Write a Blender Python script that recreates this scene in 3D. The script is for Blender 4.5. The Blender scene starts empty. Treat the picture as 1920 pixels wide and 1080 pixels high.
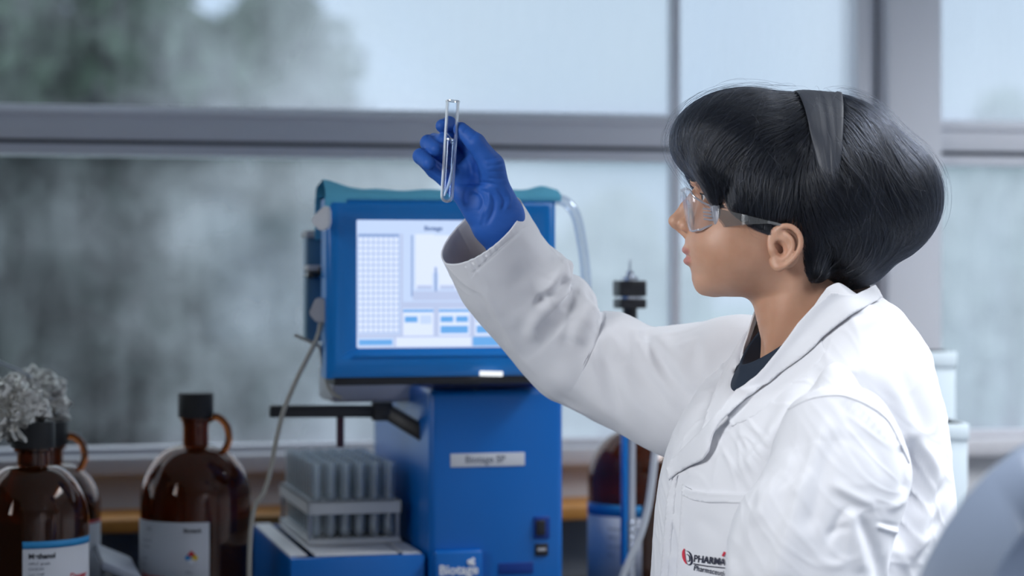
import bpy, bmesh, math, random
import numpy as np
import openvdb
from mathutils import Vector, Matrix, noise
from mathutils.bvhtree import BVHTree
from mathutils.geometry import delaunay_2d_cdt
random.seed(7)
rng = np.random.default_rng(11)
S = bpy.context.scene
C = S.collection
R = math.radians
# ------------------------------------------------------------------ camera, world, lamps, exposure
FPX, CX, HZ, CAMZ = 4080.0, 960.0, 500.0, 1.44      # focal length in px, centre column, horizon row, eye height
cam_d = bpy.data.cameras.new('camera'); cam = bpy.data.objects.new('camera', cam_d); C.objects.link(cam)
cam.location = (0, 0, CAMZ); cam.rotation_euler = (R(90), 0, 0)
cam_d.sensor_width = 36; cam_d.lens = FPX / 1920 * 36
cam_d.shift_y = -(540 - HZ) / 1920
cam_d.dof.use_dof = True; cam_d.dof.focus_distance = 2.42; cam_d.dof.aperture_fstop = 3.0
cam_d.clip_start = .05; cam_d.clip_end = 200
S.camera = cam
S.view_settings.view_transform = 'Standard'; S.view_settings.look = 'None'
S.view_settings.gamma = 1; S.view_settings.use_curve_mapping = False
S.view_settings.exposure = 0.27
S.cycles.use_denoising = True
S.cycles.max_bounces = 10; S.cycles.transmission_bounces = 10; S.cycles.transparent_max_bounces = 24
S.cycles.diffuse_bounces = 4; S.cycles.glossy_bounces = 4
S.cycles.sample_clamp_indirect = 6.0
S.cycles.caustics_refractive = False; S.cycles.caustics_reflective = False

w = bpy.data.worlds.new('overcast_sky'); S.world = w; w.use_nodes = True
nt = w.node_tree; nt.nodes.clear()
wo = nt.nodes.new('ShaderNodeOutputWorld'); bg = nt.nodes.new('ShaderNodeBackground')
tc = nt.nodes.new('ShaderNodeTexCoord'); nz = nt.nodes.new('ShaderNodeTexNoise'); rp = nt.nodes.new('ShaderNodeValToRGB')
nz.inputs['Scale'].default_value = 2.2; nz.inputs['Detail'].default_value = 3
rp.color_ramp.elements[0].position = .38; rp.color_ramp.elements[0].color = (.52, .66, .88, 1)
rp.color_ramp.elements[1].position = .58; rp.color_ramp.elements[1].color = (1.18, 1.23, 1.29, 1)
nt.links.new(tc.outputs['Generated'], nz.inputs['Vector']); nt.links.new(nz.outputs['Fac'], rp.inputs['Fac'])
nt.links.new(rp.outputs['Color'], bg.inputs['Color']); nt.links.new(bg.outputs['Background'], wo.inputs['Surface'])
bg.inputs['Strength'].default_value = 1.0

# bench and window wall are turned 14 degrees from the camera: the room's own frame
PHI = R(14); cp, sp = math.cos(PHI), math.sin(PHI)
def room(u, v, z=0.): return Vector((u * cp - v * sp, u * sp + v * cp, z))
def L(px, py, v):
    dx = (px - CX) / FPX; dz = (HZ - py) / FPX
    t = v / (-dx * sp + cp)
    return (dx * t * cp + t * sp, v, CAMZ + dz * t)
def P(px, py, Y): return np.array([(px - CX) / FPX * Y, Y, CAMZ - (py - HZ) / FPX * Y])

def area(name, loc, size, power, color, rot=(0, 0, 0), spread=180):
    d = bpy.data.lights.new(name, 'AREA'); d.shape = 'RECTANGLE'; d.size, d.size_y = size
    d.energy = power; d.color = color; d.spread = R(spread)
    o = bpy.data.objects.new(name, d); C.objects.link(o); o.location = loc; o.rotation_euler = rot
    return o
# the light of the ceiling fixtures (their louvred housings are built further down); the second is added to brighten the window frames
LAMPS = [((1.3, .85), 24, 100), ((2.1, 2.15), 35, 115), ((2.3, 1.0), 12, 110), ((1.5, -.6), 30, 115)]
for (u_, v_), pw, spr in LAMPS:
    area('ceiling_lamp_light', room(u_, v_, 2.655), (.56, 1.16), pw, (.93, .96, 1.0), (0, 0, PHI), spr)

# softbox added out of view left of the camera to brighten the woman (its housing is built further down)
SB_AT = Vector((-1.5, 1.15, 1.95)); SB_DIR = Vector((.42, 2.35, 1.33)) - SB_AT
SB_ROT = SB_DIR.to_track_quat('-Z', 'Y').to_euler()
area('added_softbox_light', SB_AT, (.8, .8), 3.0, (.95, .97, 1.0), SB_ROT, 52)

# ------------------------------------------------------------------ helpers
def tag(o, label=None, cat=None, group=None, kind=None):
    if label: o['label'] = label
    if cat: o['category'] = cat
    if group: o['group'] = group
    if kind: o['kind'] = kind
    return o
def empty(name, loc=(0, 0, 0), rz=0., label=None, cat=None, group=None):
    o = bpy.data.objects.new(name, None); C.objects.link(o); o.location = loc; o.rotation_euler = (0, 0, rz)
    o.empty_display_size = .05
    return tag(o, label, cat, group)
def link(name, me, mat=None, parent=None, smooth=True):
    o = bpy.data.objects.new(name, me); C.objects.link(o)
    if mat is not None:
        for m in (mat if isinstance(mat, (list, tuple)) else [mat]): me.materials.append(m)
    if parent: o.parent = parent
    if smooth:
        me.polygons.foreach_set('use_smooth', [True] * len(me.polygons))
    return o
def mesh_np(name, v, f, mat=None, parent=None, smooth=True):
    me = bpy.data.meshes.new(name)
    me.from_pydata(np.asarray(v, float).tolist(), [], f.tolist() if hasattr(f, 'tolist') else f)
    me.update()
    return link(name, me, mat, parent, smooth)
def from_bm(name, bm, mat=None, parent=None, smooth=False, auto=None):
    bmesh.ops.recalc_face_normals(bm, faces=bm.faces)
    me = bpy.data.meshes.new(name); bm.to_mesh(me); bm.free()
    o = link(name, me, mat, parent, smooth)
    if auto:
        me.set_sharp_from_angle(angle=R(auto))
    return o
def box_bm(bm, c, s, bev=0., seg=2, rot=None):
    r = bmesh.ops.create_cube(bm, size=1.)
    vs = r['verts']
    for v in vs:
        v.co = Vector((v.co.x * s[0], v.co.y * s[1], v.co.z * s[2]))
    if bev > 0:
        es = list({e for v in vs for e in v.link_edges})
        rr = bmesh.ops.bevel(bm, geom=es, offset=bev, segments=seg, affect='EDGES', profile=.5)
        vs = list({v for f in rr['faces'] for v in f.verts} | {v for v in vs if v.is_valid})
        seen = set(); st = [vs[0]]
        while st:
            a = st.pop()
            if a in seen: continue
            seen.add(a)
            for e in a.link_edges: st.append(e.other_vert(a))
        vs = list(seen)
    for v in vs:
        if rot is not None: v.co = rot @ v.co
        v.co += Vector(c)
    return vs
def box(name, c, s, mat, parent=None, bev=.002, seg=2, rot=None):
    bm = bmesh.new(); box_bm(bm, c, s, bev, seg, rot)
    return from_bm(name, bm, mat, parent, smooth=bev > 0, auto=35)
def lathe(name, prof, mat, parent=None, n=48, loc=(0, 0, 0), axis=None, auto=40, squash=None):
    vs = []; fs = []
    m = len(prof)
    for i in range(n):
        a = 2 * math.pi * i / n; ca, sa = math.cos(a), math.sin(a)
        for r, z in prof:
            vs.append((r * ca, r * sa * (squash or 1), z))
    for i in range(n):
        j = (i + 1) % n
        for k in range(m - 1):
            fs.append((i * m + k, j * m + k, j * m + k + 1, i * m + k + 1))
    bm = bmesh.new()
    bv = [bm.verts.new(v) for v in vs]
    for f in fs: bm.faces.new([bv[q] for q in f])
    bmesh.ops.remove_doubles(bm, verts=bm.verts, dist=1e-6)
    bmesh.ops.dissolve_degenerate(bm, edges=bm.edges, dist=1e-7)
    if axis is not None:
        q = Vector((0, 0, 1)).rotation_difference(Vector(axis).normalized())
        for v in bm.verts: v.co = q @ v.co
    for v in bm.verts: v.co += Vector(loc)
    return from_bm(name, bm, mat, parent, smooth=True, auto=auto)
def cat(pts, n):
    """Catmull-Rom resample of rows of numbers"""
    p = np.asarray(pts, float)
    if p.ndim == 1: p = p[:, None]
    p = np.vstack([2 * p[0] - p[1], p, 2 * p[-1] - p[-2]])
    m = len(p) - 3
    t = np.linspace(0, m, n); i = np.minimum(t.astype(int), m - 1); f = (t - i)[:, None]
    a, b, c, d = p[i], p[i + 1], p[i + 2], p[i + 3]
    return .5 * ((2 * b) + (c - a) * f + (2 * a - 5 * b + 4 * c - d) * f ** 2 + (3 * b - a - 3 * c + d) * f ** 3)
def frames(c):
    t = np.gradient(c, axis=0); t /= np.linalg.norm(t, axis=1)[:, None]
    ref = np.array([0, 0, 1.]) if abs(t[0][2]) < .9 else np.array([0, 1., 0])
    n = np.cross(t[0], ref); n /= np.linalg.norm(n); N = [n]
    for k in range(1, len(c)):
        n = N[-1] - t[k] * np.dot(N[-1], t[k]); N.append(n / np.linalg.norm(n))
    N = np.array(N); return t, N, np.cross(t, N)
def grid_faces(r, c, wrap=True, flip=False):
    i, j = np.meshgrid(np.arange(r - 1), np.arange(c if wrap else c - 1), indexing='ij')
    k = (j + 1) % c
    f = np.stack([i * c + j, i * c + k, (i + 1) * c + k, (i + 1) * c + j], -1).reshape(-1, 4)
    return f[:, ::-1] if flip else f
def tube(name, pts, rad, mat, parent=None, n=12, res=None, caps=True):
    c = cat(pts, res or max(12, 6 * len(pts))); r = np.full(len(c), rad) if np.isscalar(rad) else cat(rad, len(c))[:, 0]
    t, N, B = frames(c)
    a = np.linspace(0, 2 * np.pi, n, endpoint=False)
    v = c[:, None] + r[:, None, None] * (np.cos(a)[None, :, None] * N[:, None] + np.sin(a)[None, :, None] * B[:, None])
    f = grid_faces(len(c), n).tolist()
    if caps: f += [list(range(n))[::-1], [(len(c) - 1) * n + q for q in range(n)]]
    bm = bmesh.new(); bv = [bm.verts.new(q) for q in v.reshape(-1, 3)]
    for q in f: bm.faces.new([bv[k] for k in q])
    return from_bm(name, bm, mat, parent, smooth=True, auto=60)
def text(name, body, size, mat, parent, loc, rot=(R(90), 0, 0), bold=0., ext=.0002, align='LEFT', sx=1.):
    d = bpy.data.curves.new(name, 'FONT'); d.body = body; d.size = size; d.offset = bold; d.extrude = ext
    d.align_x = align; d.resolution_u = 3
    d.materials.append(mat)
    t = bpy.data.objects.new(name, d); C.objects.link(t); dg = bpy.context.evaluated_depsgraph_get(); dg.update()
    me = bpy.data.meshes.new_from_object(t.evaluated_get(dg)); bpy.data.objects.remove(t); me.name = name
    o = bpy.data.objects.new(name, me); C.objects.link(o); o.parent = parent; o.location = loc; o.rotation_euler = rot
    o.scale = (sx, 1, 1)
    return o

# ------------------------------------------------------------------ materials
def mat(name, col, rough=.5, metal=0., spec=.5, bump=None, var=None, **kw):
    m = bpy.data.materials.new(name); m.use_nodes = True
    nt = m.node_tree; b = nt.nodes['Principled BSDF']
    b.inputs['Base Color'].default_value = (*col, 1); b.inputs['Roughness'].default_value = rough
    b.inputs['Metallic'].default_value = metal; b.inputs['Specular IOR Level'].default_value = spec
    for k, v in kw.items(): b.inputs[k.replace('_', ' ')].default_value = v
    if bump or var:
        tc = nt.nodes.new('ShaderNodeTexCoord')
    if var:      # (scale, amount)
        n = nt.nodes.new('ShaderNodeTexNoise'); n.inputs['Scale'].default_value = var[0]; n.inputs['Detail'].default_value = 4
        x = nt.nodes.new('ShaderNodeMix'); x.data_type = 'RGBA'
        x.inputs[6].default_value = tuple(c * (1 - var[1]) for c in col) + (1,)
        x.inputs[7].default_value = tuple(min(1, c * (1 + var[1])) for c in col) + (1,)
        nt.links.new(tc.outputs['Object'], n.inputs['Vector']); nt.links.new(n.outputs['Fac'], x.inputs[0])
        nt.links.new(x.outputs[2], b.inputs['Base Color'])
    if bump:     # (scale, strength, distance)
        n = nt.nodes.new('ShaderNodeTexNoise'); n.inputs['Scale'].default_value = bump[0]; n.inputs['Detail'].default_value = 5
        u = nt.nodes.new('ShaderNodeBump'); u.inputs['Strength'].default_value = bump[1]; u.inputs['Distance'].default_value = bump[2]
        nt.links.new(tc.outputs['Object'], n.inputs['Vector']); nt.links.new(n.outputs['Fac'], u.inputs['Height'])
        nt.links.new(u.outputs['Normal'], b.inputs['Normal'])
    return m
def emit(name, col, s=1.):
    m = bpy.data.materials.new(name); m.use_nodes = True; nt = m.node_tree
    b = nt.nodes['Principled BSDF']; b.inputs['Base Color'].default_value = (.02, .02, .02, 1)
    b.inputs['Emission Color'].default_value = (*col, 1); b.inputs['Emission Strength'].default_value = s
    b.inputs['Roughness'].default_value = .3
    return m
def clear(name, tint=(1, 1, 1), edge=(.9, .93, 1.), edge_amt=.5, base=.04, blend=.35, rough=.02):
    """thin clear plastic or glass: transmits straight through, glossy, and whitened at grazing edges to imitate bright refraction"""
    m = bpy.data.materials.new(name); m.use_nodes = True; nt = m.node_tree; nt.nodes.clear()
    o = nt.nodes.new('ShaderNodeOutputMaterial'); t = nt.nodes.new('ShaderNodeBsdfTransparent'); t.inputs[0].default_value = (*tint, 1)
    g = nt.nodes.new('ShaderNodeBsdfGlossy'); g.inputs['Roughness'].default_value = rough; g.inputs[0].default_value = (*edge, 1)
    d = nt.nodes.new('ShaderNodeBsdfDiffuse'); d.inputs[0].default_value = (*edge, 1)
    tr = nt.nodes.new('ShaderNodeBsdfTranslucent'); tr.inputs[0].default_value = (*edge, 1)
    a1 = nt.nodes.new('ShaderNodeMixShader'); a1.inputs[0].default_value = .5
    a2 = nt.nodes.new('ShaderNodeMixShader'); a2.inputs[0].default_value = .5
    nt.links.new(d.outputs[0], a1.inputs[1]); nt.links.new(tr.outputs[0], a1.inputs[2])
    nt.links.new(a1.outputs[0], a2.inputs[1]); nt.links.new(g.outputs[0], a2.inputs[2])
    lw = nt.nodes.new('ShaderNodeLayerWeight'); lw.inputs['Blend'].default_value = blend  # white edge colour stands in for bright refraction at grazing angles
    pw = nt.nodes.new('ShaderNodeMath'); pw.operation = 'MULTIPLY_ADD'; pw.inputs[1].default_value = edge_amt; pw.inputs[2].default_value = base
    pw.use_clamp = True
    nt.links.new(lw.outputs['Facing'], pw.inputs[0])
    x = nt.nodes.new('ShaderNodeMixShader'); nt.links.new(pw.outputs[0], x.inputs[0])
    nt.links.new(t.outputs[0], x.inputs[1]); nt.links.new(a2.outputs[0], x.inputs[2]); nt.links.new(x.outputs[0], o.inputs[0])
    return m
M = {}
M['wall'] = mat('painted_wall', (.60, .61, .64), .8, bump=(60, .1, .002))
M['wall_dark'] = mat('bounce_cutting_wall', (.10, .12, .15), .8, bump=(60, .1, .002))  # unseen left wall, coloured dark to cut bounce light on the bench
M['frame'] = mat('window_frame_paint', (.76, .78, .84), .5, bump=(40, .05, .001))
M['frame_dark'] = mat('window_gasket', (.10, .11, .13), .6)
M['sill'] = mat('sill_paint', (.62, .62, .66), .6)
M['ceiling'] = mat('ceiling_tile', (.62, .63, .64), .9, bump=(120, .3, .002))
M['floor'] = mat('floor_vinyl', (.25, .27, .30), .4, var=(30, .1))
M['bench'] = mat('bench_top', (.05, .055, .065), .45, var=(40, .2))
M['bench_body'] = mat('bench_cabinet', (.35, .37, .40), .5)
M['oak'] = mat('ochre_wood', (.55, .24, .05), .5, var=(25, .25))
M['dark_metal'] = mat('dark_pipe', (.05, .07, .08), .5)
M['blue'] = mat('blue_enamel', (.001, .14, .52), .32, bump=(300, .03, .0005))
M['blue_deep'] = mat('deep_blue_plastic', (.0, .035, .25), .4)
M['blue_bright'] = mat('bright_blue_plastic', (.002, .20, .62), .3)
M['cyan'] = mat('cyan_towel', (.13, .50, .72), .9, bump=(200, .4, .002))
M['black'] = mat('black_plastic', (.012, .012, .016), .4)
M['black_gloss'] = mat('black_gloss', (.008, .008, .012), .2)
M['beige'] = mat('off_white_housing', (.42, .42, .46), .5)
M['white'] = mat('white_plastic', (.75, .76, .80), .45)
M['grey_blue'] = mat('grey_blue_panel', (.07, .18, .30), .4, var=(6, .3))
M['steel'] = mat('brushed_steel', (.62, .65, .72), .25, metal=1.)
M['grey_plastic'] = mat('grey_plastic', (.30, .33, .40), .5)
M['label'] = mat('paper_label', (.66, .68, .74), .7)
M['label_blue'] = mat('label_blue_band', (.03, .30, .65), .6)
M['ink'] = mat('ink', (.02, .02, .03), .6)
M['ink_grey'] = mat('grey_ink', (.20, .22, .28), .6)
M['red'] = mat('red_ink', (.65, .02, .04), .5)
M['yellow'] = mat('yellow_ink', (.8, .55, .02), .5)
M['cyan_ink'] = mat('cyan_ink', (.02, .3, .7), .5)
M['white_ink'] = mat('white_ink', (.85, .88, .95), .5)
M['foil'] = mat('aluminium_foil', (.62, .60, .56), .42, metal=1.)
M['cable'] = mat('beige_cable', (.34, .33, .30), .5)
M['tube_white'] = mat('translucent_tubing', (.75, .80, .88), .3, Transmission_Weight=.35)
M['chair'] = mat('blue_grey_shell', (.20, .245, .33), .35)
M['carton'] = mat('pale_carton', (.72, .82, .88), .7)
M['rack'] = mat('white_rack', (.60, .62, .64), .5)
def amber(name, col, tr):
    m = mat(name, col, .04, spec=.6, Transmission_Weight=tr, IOR=1.45); return m
M['amber'] = amber('amber_glass', (.30, .085, .018), .92)
M['liquid'] = amber('dark_solvent', (.25, .07, .02), .5)
M['bottle_cap'] = mat('black_cap', (.006, .006, .008), .6)
# ------------------------------------------------------------------ the room
def struct(o): o['kind'] = 'structure'; return o
def rbox(name, u0, u1, v0, v1, z0, z1, m, parent=None, bev=0.):
    """box in the room's frame, its own origin at its centre"""
    cu, cv, cz = (u0 + u1) / 2, (v0 + v1) / 2, (z0 + z1) / 2
    o = box(name, (0, 0, 0), (u1 - u0, v1 - v0, z1 - z0), m, parent, bev)
    if parent is None: o.location = room(cu, cv, cz); o.rotation_euler.z = PHI
    else: o.location = Vector((cu, cv, cz))
    return o
U0, U1, V0, VW, ZC = -1.9, 3.6, -1.4, 3.6, 2.75
struct(rbox('floor', U0 - .1, U1 + .1, V0 - .1, VW + .12, -.1, 0, M['floor']))
struct(rbox('ceiling', U0 - .1, U1 + .1, V0 - .1, VW + .12, ZC, ZC + .1, M['ceiling']))
struct(rbox('wall_left', U0 - .1, U0, V0, VW, 0, ZC, M['wall_dark']))
struct(rbox('wall_right', U1, U1 + .1, V0, VW, 0, ZC, M['wall']))
struct(rbox('wall_back', U0, U1, V0 - .1, V0, 0, ZC, M['wall']))
zs, zt = 1.131, 2.35
struct(rbox('wall_front', U0, U1, VW, VW + .12, 0, zs - .03, M['wall']))
struct(rbox('trim_1', U0, U1, VW, VW + .12, zt, ZC, M['wall']))
# window sill board and the white band under it
struct(rbox('trim_2', U0, U1, VW - .03, VW + .12, zs - .03, zs, M['sill'], bev=.004))
struct(rbox('trim_3', U0, U1, VW - .08, VW - .001, .905, 1.023, M['bench_body']))
struct(rbox('trim_4', U0, ux(1640, VW - .16) if 0 else 1.62, VW - .16, VW - .001, 1.024, 1.0455, M['oak'], bev=.003))
struct(rbox('trim_5', U0, U1, VW - .075, VW - .03, .96, 1.0, M['dark_metal'], bev=.01))
def pane_mat(name, scale_h, haze, col, x0=None, x1=None, top=.3):
    """wet, misted window glass: clear between, with vertical runs and patches of condensation"""
    m = bpy.data.materials.new(name); m.use_nodes = True; nt = m.node_tree; nt.nodes.clear(); N = nt.nodes.new
    o = N('ShaderNodeOutputMaterial'); t = N('ShaderNodeBsdfTransparent'); t.inputs[0].default_value = (.93, .96, .97, 1)
    d = N('ShaderNodeBsdfTranslucent'); d.inputs[0].default_value = (*col, 1)
    g = N('ShaderNodeBsdfGlossy'); g.inputs[1].default_value = .12
    tc = N('ShaderNodeTexCoord'); mp = N('ShaderNodeMapping'); mp.inputs['Scale'].default_value = (11, 11, 1.6)
    n1 = N('ShaderNodeTexNoise'); n1.inputs['Scale'].default_value = scale_h; n1.inputs['Detail'].default_value = 4; n1.inputs['Roughness'].default_value = .6
    n2 = N('ShaderNodeTexNoise'); n2.inputs['Scale'].default_value = 4.5; n2.inputs['Detail'].default_value = 3
    nt.links.new(tc.outputs['Object'], mp.inputs['Vector']); nt.links.new(mp.outputs[0], n1.inputs['Vector']); nt.links.new(tc.outputs['Object'], n2.inputs['Vector'])
    a = N('ShaderNodeMath'); a.operation = 'MULTIPLY'; nt.links.new(n1.outputs['Fac'], a.inputs[0]); nt.links.new(n2.outputs['Fac'], a.inputs[1])
    r = N('ShaderNodeMapRange'); r.inputs[1].default_value = .12; r.inputs[2].default_value = .42; r.inputs[3].default_value = haze[0]; r.inputs[4].default_value = haze[1]
    nt.links.new(a.outputs[0], r.inputs[0])
    src = r.outputs[0]
    if x0 is not None:      # extra mist along the pane stands in for brightness rising to the right
        sx = N('ShaderNodeSeparateXYZ'); nt.links.new(tc.outputs['Object'], sx.inputs[0])
        wv = N('ShaderNodeMath'); wv.operation = 'MULTIPLY_ADD'; wv.inputs[1].default_value = .9; nt.links.new(n2.outputs['Fac'], wv.inputs[0]); nt.links.new(sx.outputs[0], wv.inputs[2])
        g2 = N('ShaderNodeMapRange'); g2.interpolation_type = 'SMOOTHSTEP'; g2.inputs[1].default_value = x0 + .45; g2.inputs[2].default_value = x1 + .45; g2.inputs[3].default_value = 0; g2.inputs[4].default_value = top
        nt.links.new(wv.outputs[0], g2.inputs[0])
        ad = N('ShaderNodeMath'); ad.operation = 'ADD'; ad.use_clamp = True; nt.links.new(r.outputs[0], ad.inputs[0]); nt.links.new(g2.outputs[0], ad.inputs[1]); src = ad.outputs[0]
    x = N('ShaderNodeMixShader'); nt.links.new(src, x.inputs[0]); nt.links.new(t.outputs[0], x.inputs[1]); nt.links.new(d.outputs[0], x.inputs[2])
    y = N('ShaderNodeMixShader'); y.inputs[0].default_value = .05; nt.links.new(x.outputs[0], y.inputs[1]); nt.links.new(g.outputs[0], y.inputs[2])
    nt.links.new(y.outputs[0], o.inputs[0]); return m
M['pane'] = pane_mat('thinly_misted_glass', 1.5, (.01, .085), (.86, .90, .96), .45, 1.45, .50)
M['pane_misted'] = pane_mat('misted_glass', 1.5, (.34, .52), (.86, .895, .97))
def ux(px, v=VW): return L(px, 500, v)[0]
um, ud0, ud1, up0, up1 = ux(1267), ux(1283), ux(1612), ux(1658), ux(1757)
def window(n, u0, u1, pm):
    """frame members and two panes between u0 and u1"""
    w_ = struct(empty('window_%d' % n, room(u0, VW, zs), PHI))
    def b(name, a0, a1, v0, v1, z0, z1, m, bev=.003): return rbox(name, a0 - u0, a1 - u0, v0 - VW, v1 - VW, z0 - zs, z1 - zs, m, w_, bev)
    # meeting rail: deep upper profile, dark gasket line, thin lower profile
    b('rail', u0, u1, VW + .0, VW + .07, 1.648, 1.693, M['frame'])
    b('rail_edge', u0, u1, VW - .006, VW + .02, 1.686, 1.695, M['frame'])
    b('gasket', u0, u1, VW + .022, VW + .05, 1.641, 1.648, M['frame_dark'], 0)
    b('rail', u0, u1, VW + .012, VW + .07, 1.622, 1.641, M['frame'])
    b('sash', u0, u1, VW + .02, VW + .07, 1.693, 1.705, M['frame'])
    b('sash', u0, u1, VW + .02, VW + .07, zs, zs + .012, M['sill'])
    b('pane', u0, u1, VW + .045, VW + .051, zs + .012, 1.622, pm, 0)
    b('pane', u0, u1, VW + .045, VW + .051, 1.705, zt, pm, 0)
    return w_
def mull(n, u0, u1, m, v0=.0, v1=.09, z0=zs):
    struct(rbox('trim_%d' % n, u0, u1, VW + v0, VW + v1, z0, zt, m, bev=.003))
mull(6, um, ud0, M['frame'], .02, .05)
mull(8, ud1, ud1 + (up0 - ud1) * .55, M['frame'], .01); mull(9, ud1 + (up0 - ud1) * .55, up0 - .003, M['frame'], .03)
mull(10, up0 - .003, up0, M['frame_dark'], .03); mull(11, up0, up1, M['frame'], -.02)
umid = -.62
window(1, U0, um, M['pane']); window(2, ud0, ud1, M['pane_misted']); window(3, up1, U1, M['pane_misted'])

# ceiling fixtures
for k, ((u_, v_), pw, spr) in enumerate(LAMPS):
    lt = empty('ceiling_light', room(u_, v_, ZC - .08), PHI, ['recessed louvred ceiling light over the woman', 'added ceiling light brightening the window frames behind the woman',
        'recessed louvred ceiling light between the woman and the camera', 'recessed louvred ceiling light behind the camera'][k], 'ceiling light')
    box('housing', (0, 0, .055), (.64, 1.24, .05), M['white'], lt, .004)
    for sx in (-1, 1):
        box('side_frame', (sx * .31, 0, .015), (.02, 1.24, .03), M['white'], lt, .003)
        box('end_frame', (0, sx * .61, .015), (.60, .02, .03), M['white'], lt, .003)

sbx = empty('added_softbox', SB_AT, 0, 'added square black softbox on a stand, out of view left of the camera', 'softbox'); sbx.rotation_euler = (0, 0, 0)
bm = bmesh.new(); rot_ = SB_ROT.to_matrix()
ra_ = [bm.verts.new(rot_ @ Vector((x, y, .01))) for x, y in ((-.42, -.42), (.42, -.42), (.42, .42), (-.42, .42))]; rb_ = [bm.verts.new(rot_ @ Vector((x, y, .35))) for x, y in ((-.1, -.1), (.1, -.1), (.1, .1), (-.1, .1))]
for k in range(4): bm.faces.new((ra_[k], ra_[(k + 1) % 4], rb_[(k + 1) % 4], rb_[k]))
bm.faces.new(rb_); from_bm('housing', bm, M['black'], sbx)
tube('stand_pole', [tuple(rot_ @ Vector((0, 0, .33))), tuple(rot_ @ Vector((0, 0, .33)) + Vector((0, 0, -.9))), tuple((rot_ @ Vector((0, 0, .33))).xy) + (-1.9,)], .014, M['black'], sbx, 10)
for k in range(3):
    a_ = 2.1 * k; bx_ = rot_ @ Vector((0, 0, .33)); tube('leg', [(bx_.x, bx_.y, -1.4), (bx_.x + .35 * math.cos(a_), bx_.y + .35 * math.sin(a_), -1.99)], .01, M['black'], sbx, 8)

# ------------------------------------------------------------------ outside
def leaves_crown(name, c, r, n, sz, m, parent, seed):
    g = np.random.default_rng(seed)
    k = g.normal(size=(n, 3)); k /= np.linalg.norm(k, axis=1)[:, None]
    rad = g.uniform(.45, 1, n) ** .6
    lob = 1 + .25 * np.sin(k[:, 0] * 5 + seed) * np.cos(k[:, 2] * 6 + seed * 2)
    ctr = np.array(c) + k * (rad * lob)[:, None] * np.array(r)
    a = g.normal(size=(n, 3)); a /= np.linalg.norm(a, axis=1)[:, None]
    b = np.cross(a, g.normal(size=(n, 3))); b /= np.linalg.norm(b, axis=1)[:, None]
    s = sz * g.uniform(.6, 1.3, n)[:, None]
    v = np.stack([ctr - a * s, ctr - b * s * .55, ctr + a * s, ctr + b * s * .55], 1).reshape(-1, 3)
    return mesh_np(name, v, np.arange(4 * n).reshape(-1, 4), m, parent, False)
M['bark'] = mat('bark', (.10, .08, .06), .9, bump=(20, .5, .02))
M['leaf_dark'] = mat('darkened_leaves', (.013, .026, .023), .7, var=(1.5, .35))  # leaf colour darkened so the view dims towards the left
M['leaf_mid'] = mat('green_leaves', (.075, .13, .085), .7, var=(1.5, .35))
M['leaf_pale'] = mat('hazed_leaves', (.78, .86, .80), .7, var=(1.2, .25))  # haze painted in: leaves lightened into a pale wash
M['grass'] = mat('hazed_lawn', (.48, .60, .54), .95, var=(2, .3))  # distance haze put into the pale grass colour
gr = mesh_np('ground', [(-40, 4.2, -.3), (60, 4.2, -.3), (60, 90, -.3), (-40, 90, -.3)], [(0, 1, 2, 3)], M['grass'], smooth=False)
gr['kind'] = 'structure'
def tree(px, Y, top_py, rad, m, label, seed, low=None, n=2600):
    t_ = P(px, top_py, Y); h = t_[2]
    o = empty('tree', (t_[0], Y, -.3), 0, label, 'tree', 'trees outside the misted window')
    rz = (h - (low if low is not None else .4)) / 2
    tube('trunk', [(0, 0, 0), (.05, 0, h * .4), (0, .05, h * .75)], [rad * .10, rad * .07, rad * .03], M['bark'], o, 8)
    leaves_crown('crown', (0, 0, h - rz + .3), (rad, rad, rz), int(n * 1.5), .15 * rad / 1.5 + .02, m, o, seed)
    return o
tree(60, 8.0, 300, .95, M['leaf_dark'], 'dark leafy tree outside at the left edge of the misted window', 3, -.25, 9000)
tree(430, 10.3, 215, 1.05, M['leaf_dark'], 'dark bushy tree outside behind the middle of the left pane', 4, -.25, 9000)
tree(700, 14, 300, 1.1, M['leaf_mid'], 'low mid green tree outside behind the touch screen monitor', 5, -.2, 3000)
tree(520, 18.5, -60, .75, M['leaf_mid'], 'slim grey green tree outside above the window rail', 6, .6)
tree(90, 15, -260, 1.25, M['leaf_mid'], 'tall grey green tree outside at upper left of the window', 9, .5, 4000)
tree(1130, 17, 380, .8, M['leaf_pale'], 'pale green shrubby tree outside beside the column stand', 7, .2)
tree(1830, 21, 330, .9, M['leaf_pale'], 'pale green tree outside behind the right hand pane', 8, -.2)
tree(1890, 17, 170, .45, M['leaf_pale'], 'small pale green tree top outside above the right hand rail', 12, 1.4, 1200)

# ------------------------------------------------------------------ bench
ZB = .92
bn = empty('laboratory_bench', room(-.2, 3.0, 0), PHI, 'long dark topped laboratory bench under the misted window', 'bench')
box('worktop', (.5, .10, ZB - .02), (3.9, .84, .04), M['bench'], bn, .004)
for k in range(6):
    cb = box('cabinet', (-1.1 + .64 * k, .13, .47), (.62, .72, .78), M['bench_body'], bn, .003)
    d_ = box('door', (0, -.37, 0), (.59, .018, .72), M['white'], cb, .004); d_.location = (-1.1 + .64 * k, .13, .47)
    h_ = tube('handle', [(.24, -.385, .1), (.24, -.41, .12), (.24, -.41, .22), (.24, -.385, .24)], .005, M['steel'], cb, 8); h_.location = (-1.1 + .64 * k, .13, .47)
    box('plinth', (-1.1 + .64 * k, .15, .04), (.62, .62, .08), M['black'], bn, .002)

def holder(name, px, v, z=ZB, **kw):
    """Empty standing at image column px in the plane v of the room frame"""
    u = L(px, 500, v)[0]
    return empty(name, room(u, v, z), PHI, **kw), u
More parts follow.
